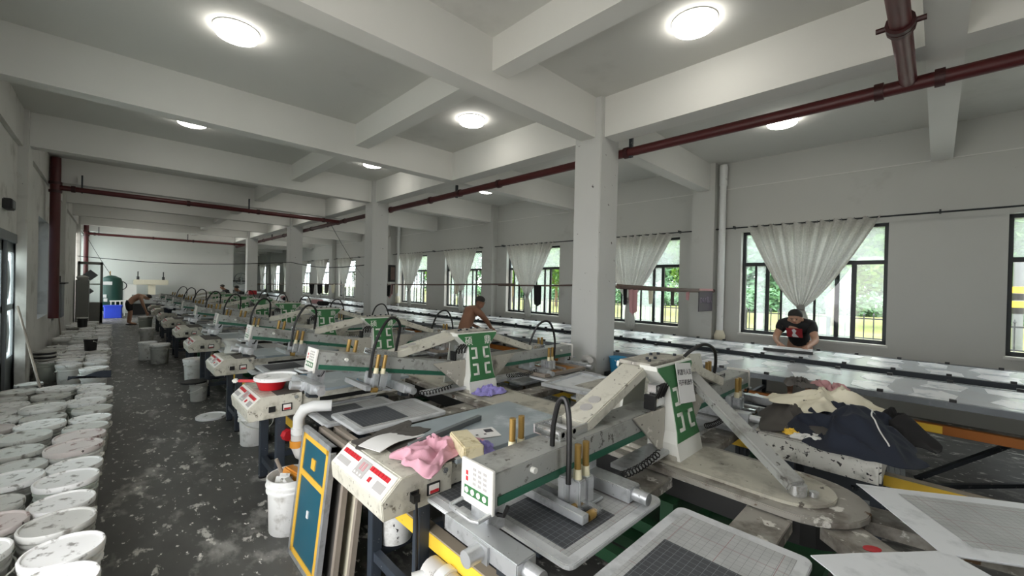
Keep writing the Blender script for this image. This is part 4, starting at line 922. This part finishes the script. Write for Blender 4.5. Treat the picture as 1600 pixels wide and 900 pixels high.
# under and behind the carousel, window side
for j in range(7):
    t = thing('stacked_screen', f'dark screen frame stacked upright under the orange rail, {ORD[j]} in the pack', 'screen frame', (4.30+.045*j, 1.6-.02*j, 0), 0, 'screen frames packed under the orange rail')
    t.rotation_euler = (0, .35, .25)
    for a in ((-.3, -.27), (.27, .3)): MB().box(-.012, .012, a[0], a[1], 0, .6).build('stile', 'steel_dark', t)
    for a in ((0, .03), (.57, .6)): MB().box(-.012, .012, -.27, .27, a[0], a[1]).build('rail', 'steel_dark', t)
    MB().box(-.003, .003, -.27, .27, .03, .57).build('mesh_panel', 'metal_grey', t)
for j in range(5):
    t = thing('stacked_screen', f'grey screen frame leaning beyond the clothes heap, {ORD[j]} in the pack', 'screen frame', (4.35+.05*j, .55-.03*j, 0), .2, 'screen frames packed beyond the clothes heap'); t.rotation_euler = (0, .4, .2)
    for a in ((-.3, -.27), (.27, .3)): MB().box(-.012, .012, a[0], a[1], 0, .6).build('stile', 'metal_grey', t)
    for a in ((0, .03), (.57, .6)): MB().box(-.012, .012, -.27, .27, a[0], a[1]).build('rail', 'metal_grey', t)
    MB().box(-.003, .003, -.27, .27, .03, .57).build('mesh_panel', 'steel_dark', t)
t = thing('plastic_wrap', 'clear crumpled plastic packet on the floor beyond the clothes heap', 'packet', (5.1, .3, 0)); MB().lathe([(.03, 0), (.08, .02), (.06, .07), (.1, .1), (.02, .12)], 9).build('wrap', 'chrome', t)
for j, (p, q) in enumerate([((4.4, .45, .10), (5.6, -.55, .10)), ((4.6, -.45, .03), (5.3, -.75, .5)), ((5.2, .1, .05), (5.6, -.5, .45))]):
    tag(MB().bar(p, q, .035, .035).build('steel_strut', 'steel_dark'), ['long thin dark bar lying on the floor under the print table', 'dark brace strut rising at the picture edge', 'red tipped strut slanting under the print table'][j], 'bar')
# ------------------------------------------------------------------ far end of the aisle and wall fittings
t = thing('metal_cabinet', 'tall plain grey metal cabinet beside the open glazed door', 'cabinet', (-.80, 20.5, 0)); MB().box(-.16, .16, -.25, .25, .03, 1.55).build('body', 'cabinet_grey', t, bev=.01); MB().box(-.14, .14, -.262, -.25, .08, 1.5).build('door', 'cabinet_grey', t); MB().box(-.16, .16, -.25, .25, 0, .03).build('plinth', 'black', t)
tag(MB().lathe([(0, 0), (.12, 0), (.16, .10), (.05, .16), (0, .16)], 14).build('round_hat', 'bucket_grey', loc=(-.8, 20.45, 1.55)), 'grey bundle resting on top of the metal cabinet', 'bundle')
t = thing('air_tank', 'dark green upright air tank with white labels at the end wall', 'tank', (-.10, 25.0, 0))
MB().lathe([(.0, .15), (.3, .2), (.36, .32), (.36, 1.45), (.3, 1.62), (.12, 1.72), (0, 1.74)], 28).build('vessel', 'tank_green', t)
for a in range(3): MB().box(.25*math.cos(a*2.1)-.03, .25*math.cos(a*2.1)+.03, .25*math.sin(a*2.1)-.03, .25*math.sin(a*2.1)+.03, 0, .3).build('leg', 'tank_green', t)
for (x, z, w) in ((-.12, 1.4, .14), (-.2, .85, .05), (-.18, .68, .06)): MB().box(x-w, x+w, -.37, -.345, z-.07, z+.07).build('label_plate', 'paper', t)
MB().tube([(.3+.18*math.sin(a*.4), -.1, 1.3+.18*math.cos(a*.4)) for a in range(16)], .02, 6).build('hose', 'rubber', t); MB().cyl((-.05, 0, 1.74), (-.05, 0, 1.92), .02).build('valve', 'brass', t)
t = thing('blue_crate', 'bright blue plastic crate on the floor at the aisle end', 'crate', (-.04, 23.4, 0)); MB().prism(rounded(-.27, .27, -.2, .2, .04), flat, 0, .50).build('body', 'bin_blue', t, bev=.01); MB().prism(rounded(-.29, .29, -.22, .22, .04), flat, .46, .52).build('rim', 'bin_blue', t)
t = thing('wash_table', 'white bench with slatted rail behind the blue crate', 'table', (.25, 24.6, 0)); MB().box(-.4, .3, -.25, .25, .62, .66).build('top', 'board_white', t)
for x in (-.36, -.22, -.08, .06, .2): MB().box(x-.02, x+.02, -.25, -.22, 0, .62).build('slat', 'board_white', t)
t = thing('heat_press', 'cream coloured heat press with twin air fittings at the end wall', 'machine', (1.05, 25.2, 0))
MB().box(-.75, -.35, -.3, .3, .5, 1.35).build('side_box', 'board_white', t); MB().box(-.45, .75, -.3, .3, 1.35, 1.58).build('head', 'cream_cloth', t, bev=.02); MB().box(.05, .3, -.2, .2, .6, 1.35).build('column', 'cream_cloth', t); MB().box(-.5, .7, -.35, .35, .5, .9).build('bed', 'cabinet_grey', t); MB().box(-.5, .7, -.3, .3, 0, .5).build('stand', 'black', t)
for x in (-.3, .58): MB().cyl((x, 0, 1.58), (x, 0, 1.72), .05).cyl((x, 0, 1.72), (x, 0, 1.95), .02).build('fitting', 'black', t)
t = thing('control_cabinet', 'grey green control box standing on the far carousel end', 'cabinet', (3.35, 16.6, .82)); MB().box(-.3, .5, -.2, .2, 0, .36).build('body', 'cabinet_grey', t, bev=.01); MB().box(-.12, .1, -.21, -.2, .1, .25).build('screen', 'green_stripe', t)
tag(MB().box(-.12, .12, -.09, .09, 0, .14).build('red_basket', 'led_red', loc=(3.45, 16.6, 1.18)), 'red plastic basket on the far control box', 'basket')
t = thing('wall_fan', 'grey wall mounted fan at the far end of the window hall', 'fan', (7.42, 39.8, 1.75)); MB().tube([(.45*math.cos(a*.314), -.25, .45*math.sin(a*.314)) for a in range(20)], .03, 6, True).build('cage', 'metal_grey', t); MB().cyl((0, -.3, 0), (0, .2, 0), .12).build('motor', 'metal_grey', t)
for a in range(4): MB().bar((0, -.25, 0), (.4*math.cos(a*1.57), -.25, .4*math.sin(a*1.57)), .04, .16, (0, 1, 0)).build('blade', 'screen_grey', t)
tag(MB().box(6.3, 8.0, 39.85, 39.95, .5, 1.45).build('white_board', 'paper'), 'blank white board at the far end wall', 'board')
tag(MB().box(6.0, 8.0, 39.6, 39.7, 1.5, 1.6).build('board_shelf', 'black'), 'dark shelf bar above the far white board', 'shelf')
t = thing('meter_box', 'grey metal switch box on the wall behind the red riser', 'box', (-.93, 13.9, 0)); MB().box(-.06, .08, -.35, .35, .75, 1.5).build('body', 'metal_grey', t); MB().box(-.06, .14, -.45, .45, 1.5, 1.53).build('shelf', 'black', t); MB().cyl((.02, -.1, 1.53), (.02, -.1, 1.68), .03).build('bottle', 'black', t)
t = thing('exit_lamp', 'small black emergency lamp box high on the wall above the glazed door', 'lamp', (-.97, 8.05, 2.5)); MB().box(-.03, .05, -.13, .13, 0, .13).build('case', 'black', t, bev=.01); MB().box(.05, .055, -.10, .10, .02, .11).build('lens', 'metal_grey', t)
t = thing('speaker_box', 'dark flat cabinet hung on the second column', 'box', (4.75, 9.02, 1.72)); MB().box(-.09, .05, -.05, .05, 0, .4).build('case', 'black', t); MB().box(-.07, .03, -.055, -.05, .05, .35).build('face', 'wood_rod', t)
tag(MB().tube([(-.88, 14.2, .02), (-.9, 13.7, .9), (-.96, 13.5, 1.5)], .012, 6).build('broom_stick', 'wood_edge'), 'thin stick leaning on the wall by the switch box', 'stick')
tag(MB().tube([(-.6, 7.6, .1), (-.97, 8.9, 1.25)], .014, 6).build('broom_stick', 'wood_edge'), 'weathered stick leaning across the glazed door', 'stick')
# items on the far tables
for j in range(7):
    y = 14.5+j*1.3
    tag(MB().obox((5.1+.25*(j % 3), y, TZ+.07), (.3, .35, .14), (0, 0, .3*j)).build('cloth_bundle', ['black_cloth', 'rose_cloth', 'white_cloth'][j % 3], bev=.03), f'folded cloth bundle on the orange railed table, {ORD[j]} past the second column', 'bundle', 'cloth bundles on the far table')
tag(MB().obox((6.78, 1.42, TZ+.02), (.34, .52, .03), (0, 0, .12)).build('hand_screen', 'piece_white', bev=.004), 'white hand screen under the hands of the man in black', 'screen frame')
hs = bpy.data.objects['hand_screen']
MB().obox((6.59, 1.40, TZ+.018), (.03, .56, .036), (0, 0, .12)).build('edge_bar', 'black', hs)
# ------------------------------------------------------------------ people
def skin_mesh(name, verts, edges, radii, root, m, parent, sub=2):
    me = bpy.data.meshes.new(name); me.from_pydata([tuple(v) for v in verts], edges, [])
    o = bpy.data.objects.new(name, me); COL.objects.link(o)
    o.modifiers.new('skin', 'SKIN'); s = o.modifiers.new('sub', 'SUBSURF'); s.levels = sub; s.render_levels = sub
    sv = me.skin_vertices[0].data
    for i, r in enumerate(radii):
        sv[i].radius = (r, r) if not isinstance(r, tuple) else r; sv[i].use_root = (i == root)
    bpy.context.view_layer.update()
    nm = bpy.data.meshes.new_from_object(o.evaluated_get(bpy.context.evaluated_depsgraph_get()))
    bpy.data.objects.remove(o); bpy.data.meshes.remove(me)
    nm.polygons.foreach_set('use_smooth', [True]*len(nm.polygons)); nm.materials.clear(); nm.materials.append(MATS[m]); nm.name = name
    o = bpy.data.objects.new(name, nm); COL.objects.link(o)
    if parent: o.parent = parent
    return o
class G:
    def __init__(s): s.v = []; s.e = []; s.r = []
    def n(s, p, r, prev=None):
        s.v.append(Vector(p)); s.r.append(r); i = len(s.v)-1
        if prev is not None: s.e.append((prev, i))
        return i
def person(label, J, skin, build=1., tee=None, shorts=None, hair='hair', fingers=True):
    t = thing('person', label, 'person'); J = {k: Vector(v) for k, v in J.items()}; b = build
    fw = J['fwd'].normalized(); hu = J['head_up'].normalized(); side = fw.cross(hu).normalized()
    g = G(); p = g.n(J['pelvis'], .125*b); s1 = g.n(J['spine'], .118*b, p); c = g.n(J['chest'], .135*b, s1)
    up = g.n(J['chest'].lerp(J['neck'], .55), .095*b, c); nk = g.n(J['neck'], .056*b**.5, up)
    H = J['head']; h0 = g.n(H-hu*.07+fw*.012, .062, nk); h1 = g.n(H+hu*.005, .082, h0); h2 = g.n(H+hu*.062-fw*.006, .068, h1)
    ns = g.n(H-hu*.012+fw*.098, .013, h1)
    for s in (-1, 1): g.n(H+side*s*.088-hu*.01, .018, h1)
    arms = {}
    for s in 'LR':
        sh = g.n(J['sh'+s], .062*b**.6, up); el = g.n(J['el'+s], .044*b**.6, sh); w = g.n(J['wr'+s], .029, el); hd = g.n(J['ha'+s], (.034, .018), w)
        d = (J['ha'+s]-J['wr'+s]).normalized(); nrm = Vector((0, 0, 1)) if abs(d.z) < .8 else Vector((0, 1, 0)); sd = d.cross(nrm).normalized(); nn = sd.cross(d)
        for k, (o_, ln) in enumerate(((-.027, .06), (-.009, .072), (.009, .07), (.027, .055))):
            f1 = g.n(J['ha'+s]+sd*o_+d*(.03+ln*.45), .0085, hd); g.n(J['ha'+s]+sd*o_*1.1+d*(.03+ln*.85)-nn*.02, .0075, f1)
        th = g.n(J['ha'+s]+sd*.045-d*.005-nn*.006, .0095, hd); g.n(J['ha'+s]+sd*.06+d*.035-nn*.016, .008, th)
    for s in 'LR':
        hp = g.n(J['hip'+s], .092*b**.7, p); kn = g.n(J['kn'+s], .058*b**.5, hp); mid = g.n(J['kn'+s].lerp(J['an'+s], .35)-fw*.015, .052*b**.5, kn); an = g.n(J['an'+s], .036, mid)
        f_ = Vector((fw.x, fw.y, 0)); f_ = (J['toe'] if 'toe' in J else f_).normalized()
        to = g.n(J['an'+s]+f_*.10-Vector((0, 0, .035)), (.038, .03), an); g.n(J['an'+s]+f_*.17-Vector((0, 0, .045)), (.034, .022), to)
    skin_mesh('body', g.v, g.e, g.r, p, skin, t)
    q = MB()   # hair cap
    def hf(u, v):
        th = 2*math.pi*u; ph = v*1.75
        d = hu*math.cos(ph)+(side*math.cos(th)+fw*math.sin(th))*math.sin(ph)
        r = .099+.004*math.sin(9*th)*math.sin(ph); k = d.dot(fw)
        if ph > .95 and k > .25: d = (d+hu*(k-.25)*1.2).normalized()
        return H+hu*.022+d*r*(.98 if ph < 1.2 else .95)-fw*.008
    q.surf(hf, 20, 8).build('hair', hair, t)
    for s in (-1, 1):
        e = H+hu*.008+fw*.079+side*s*.03; MB().lathe([(.0, -.007), (.007, -.003), (.007, .003), (0, .007)], 8, e).build('eye', 'hair', t)
        MB().bar(e+hu*.018-side*.014, e+hu*.018+side*.014, .006, .006).build('eyebrow', 'hair', t)
    m_ = H-hu*.058+fw*.072; MB().bar(m_-side*.02, m_+side*.02, .008, .007).build('mouth', 'print_red', t)
    if tee:
        g = G(); a = g.n(J['pelvis'], .14*b); s1 = g.n(J['spine'], .134*b, a); c = g.n(J['chest'], .150*b, s1); u = g.n(J['chest'].lerp(J['neck'], .55), .11*b, c); g.n(J['chest'].lerp(J['neck'], .9), .068*b**.5, u)
        for s in 'LR':
            sh = g.n(J['sh'+s], .084*b**.6, u); g.n(J['sh'+s].lerp(J['el'+s], .62), .078*b**.6, sh)
        skin_mesh('t_shirt', g.v, g.e, g.r, 0, tee, t)
    if shorts:
        g = G(); a = g.n(J['pelvis']+(J['spine']-J['pelvis'])*.35, .130*b); p = g.n(J['pelvis'], .142*b, a)
        for s in 'LR':
            hp = g.n(J['hip'+s], .112*b**.7, p); g.n(J['hip'+s].lerp(J['kn'+s], .8), .095*b**.6, hp)
        skin_mesh('shorts', g.v, g.e, g.r, 1, shorts, t)
    for s in 'LR':
        f_ = (J['toe'] if 'toe' in J else Vector((fw.x, fw.y, 0))).normalized(); a = J['an'+s]
        MB().bar(a-f_*.06-Vector((0, 0, .07)), a+f_*.19-Vector((0, 0, .07)), .095, .025).build('sandal', 'black', t, bev=.01)
    return t
# man in the black t-shirt behind the wall-side table, bent over a hand screen
m1 = person('heavy man in a black t-shirt with red print bending over the window side table', dict(
    fwd=(-.80, 0, -.60), head_up=(-.60, 0, .80), toe=(-1, 0, 0), pelvis=(7.74, 1.48, .86), spine=(7.66, 1.48, 1.03), chest=(7.53, 1.48, 1.19), neck=(7.39, 1.475, 1.29), head=(7.31, 1.465, 1.335),
    shL=(7.47, 1.665, 1.20), elL=(7.34, 1.72, 1.00), wrL=(7.08, 1.63, .945), haL=(7.00, 1.57, .93), shR=(7.47, 1.295, 1.20), elR=(7.32, 1.21, 1.00), wrR=(7.03, 1.24, .945), haR=(6.95, 1.25, .93),
    hipL=(7.75, 1.58, .78), knL=(7.72, 1.60, .44), anL=(7.76, 1.60, .09), hipR=(7.75, 1.38, .78), knR=(7.72, 1.36, .44), anR=(7.76, 1.36, .09)), 'skin_pale', 1.14, 'tee_black', 'shorts_black')
pr_ = MB(); pr_.m = Matrix.Translation((7.355, 1.48, 1.09)) @ Matrix.Rotation(math.radians(-28), 4, 'Y')
pr_.box(-.006, .006, -.10, .10, -.075, .075).build('red_print', 'print_red', m1)
pr_ = MB(); pr_.m = Matrix.Translation((7.347, 1.48, 1.09)) @ Matrix.Rotation(math.radians(-28), 4, 'Y')
pr_.prism([(.02, -.07), (-.05, -.07), (-.01, -.01), (-.03, .04), (0, .07), (.03, .05), (.015, .0), (.035, -.05)], lambda y, z, x: (x, y, z), -.004, .004).build('white_print', 'print_white', m1)
# shirtless man working at the column-side table
person('shirtless tanned man in black shorts leaning on the table beyond the second sign', dict(
    fwd=(.86, -.1, -.30), head_up=(.30, 0, .92), toe=(1, -.1, 0), pelvis=(4.30, 5.62, .88), spine=(4.36, 5.64, 1.03), chest=(4.50, 5.68, 1.19), neck=(4.63, 5.70, 1.30), head=(4.72, 5.70, 1.385),
    shL=(4.53, 5.87, 1.22), elL=(4.64, 5.93, 1.02), wrL=(4.74, 5.84, .94), haL=(4.80, 5.80, .915), shR=(4.54, 5.49, 1.22), elR=(4.66, 5.42, 1.07), wrR=(4.76, 5.43, .945), haR=(4.82, 5.44, .915),
    hipL=(4.30, 5.72, .80), knL=(4.36, 5.73, .45), anL=(4.28, 5.73, .09), hipR=(4.30, 5.52, .80), knR=(4.36, 5.51, .45), anR=(4.28, 5.51, .09)), 'skin_tan', 1.0, None, 'shorts_black')
# man bent double at the far end of the aisle
person('shirtless man in black shorts bent double at the end of the aisle', dict(
    fwd=(.5, 0, -.86), head_up=(.86, 0, .45), toe=(1, -.2, 0), pelvis=(.36, 19.7, .80), spine=(.46, 19.7, .92), chest=(.63, 19.7, 1.0), neck=(.77, 19.7, 1.01), head=(.86, 19.7, .97),
    shL=(.66, 19.9, .96), elL=(.74, 19.93, .70), wrL=(.82, 19.86, .47), haL=(.84, 19.84, .40), shR=(.66, 19.5, .96), elR=(.74, 19.47, .70), wrR=(.82, 19.54, .47), haR=(.84, 19.56, .40),
    hipL=(.36, 19.8, .74), knL=(.40, 19.81, .42), anL=(.35, 19.82, .09), hipR=(.36, 19.6, .74), knR=(.42, 19.59, .42), anR=(.40, 19.58, .09)), 'skin_pale', .95, None, 'shorts_black')
for k, (x, y, lab) in enumerate(((3.75, 22.4, 'dark haired worker in black at the far end of the carousel'), (3.75, 19.4, 'worker in black with face lowered, nearer beside the control box'))):
    person(lab, dict(fwd=(-.9, 0, -.3), head_up=(-.3, 0, .92), toe=(-1, 0, 0), pelvis=(x, y, .80), spine=(x-.04, y, .95), chest=(x-.12, y, 1.10), neck=(x-.2, y, 1.24), head=(x-.26, y, 1.33),
        shL=(x-.14, y-.19, 1.12), elL=(x-.3, y-.24, .95), wrL=(x-.5, y-.16, .90), haL=(x-.57, y-.14, .89), shR=(x-.14, y+.19, 1.12), elR=(x-.3, y+.24, .95), wrR=(x-.5, y+.16, .90), haR=(x-.57, y+.14, .89),
        hipL=(x, y-.1, .74), knL=(x-.04, y-.1, .42), anL=(x, y-.1, .09), hipR=(x, y+.1, .74), knR=(x-.04, y+.1, .42), anR=(x, y+.1, .09)), 'skin', 1.0, 'tee_black', 'shorts_black')
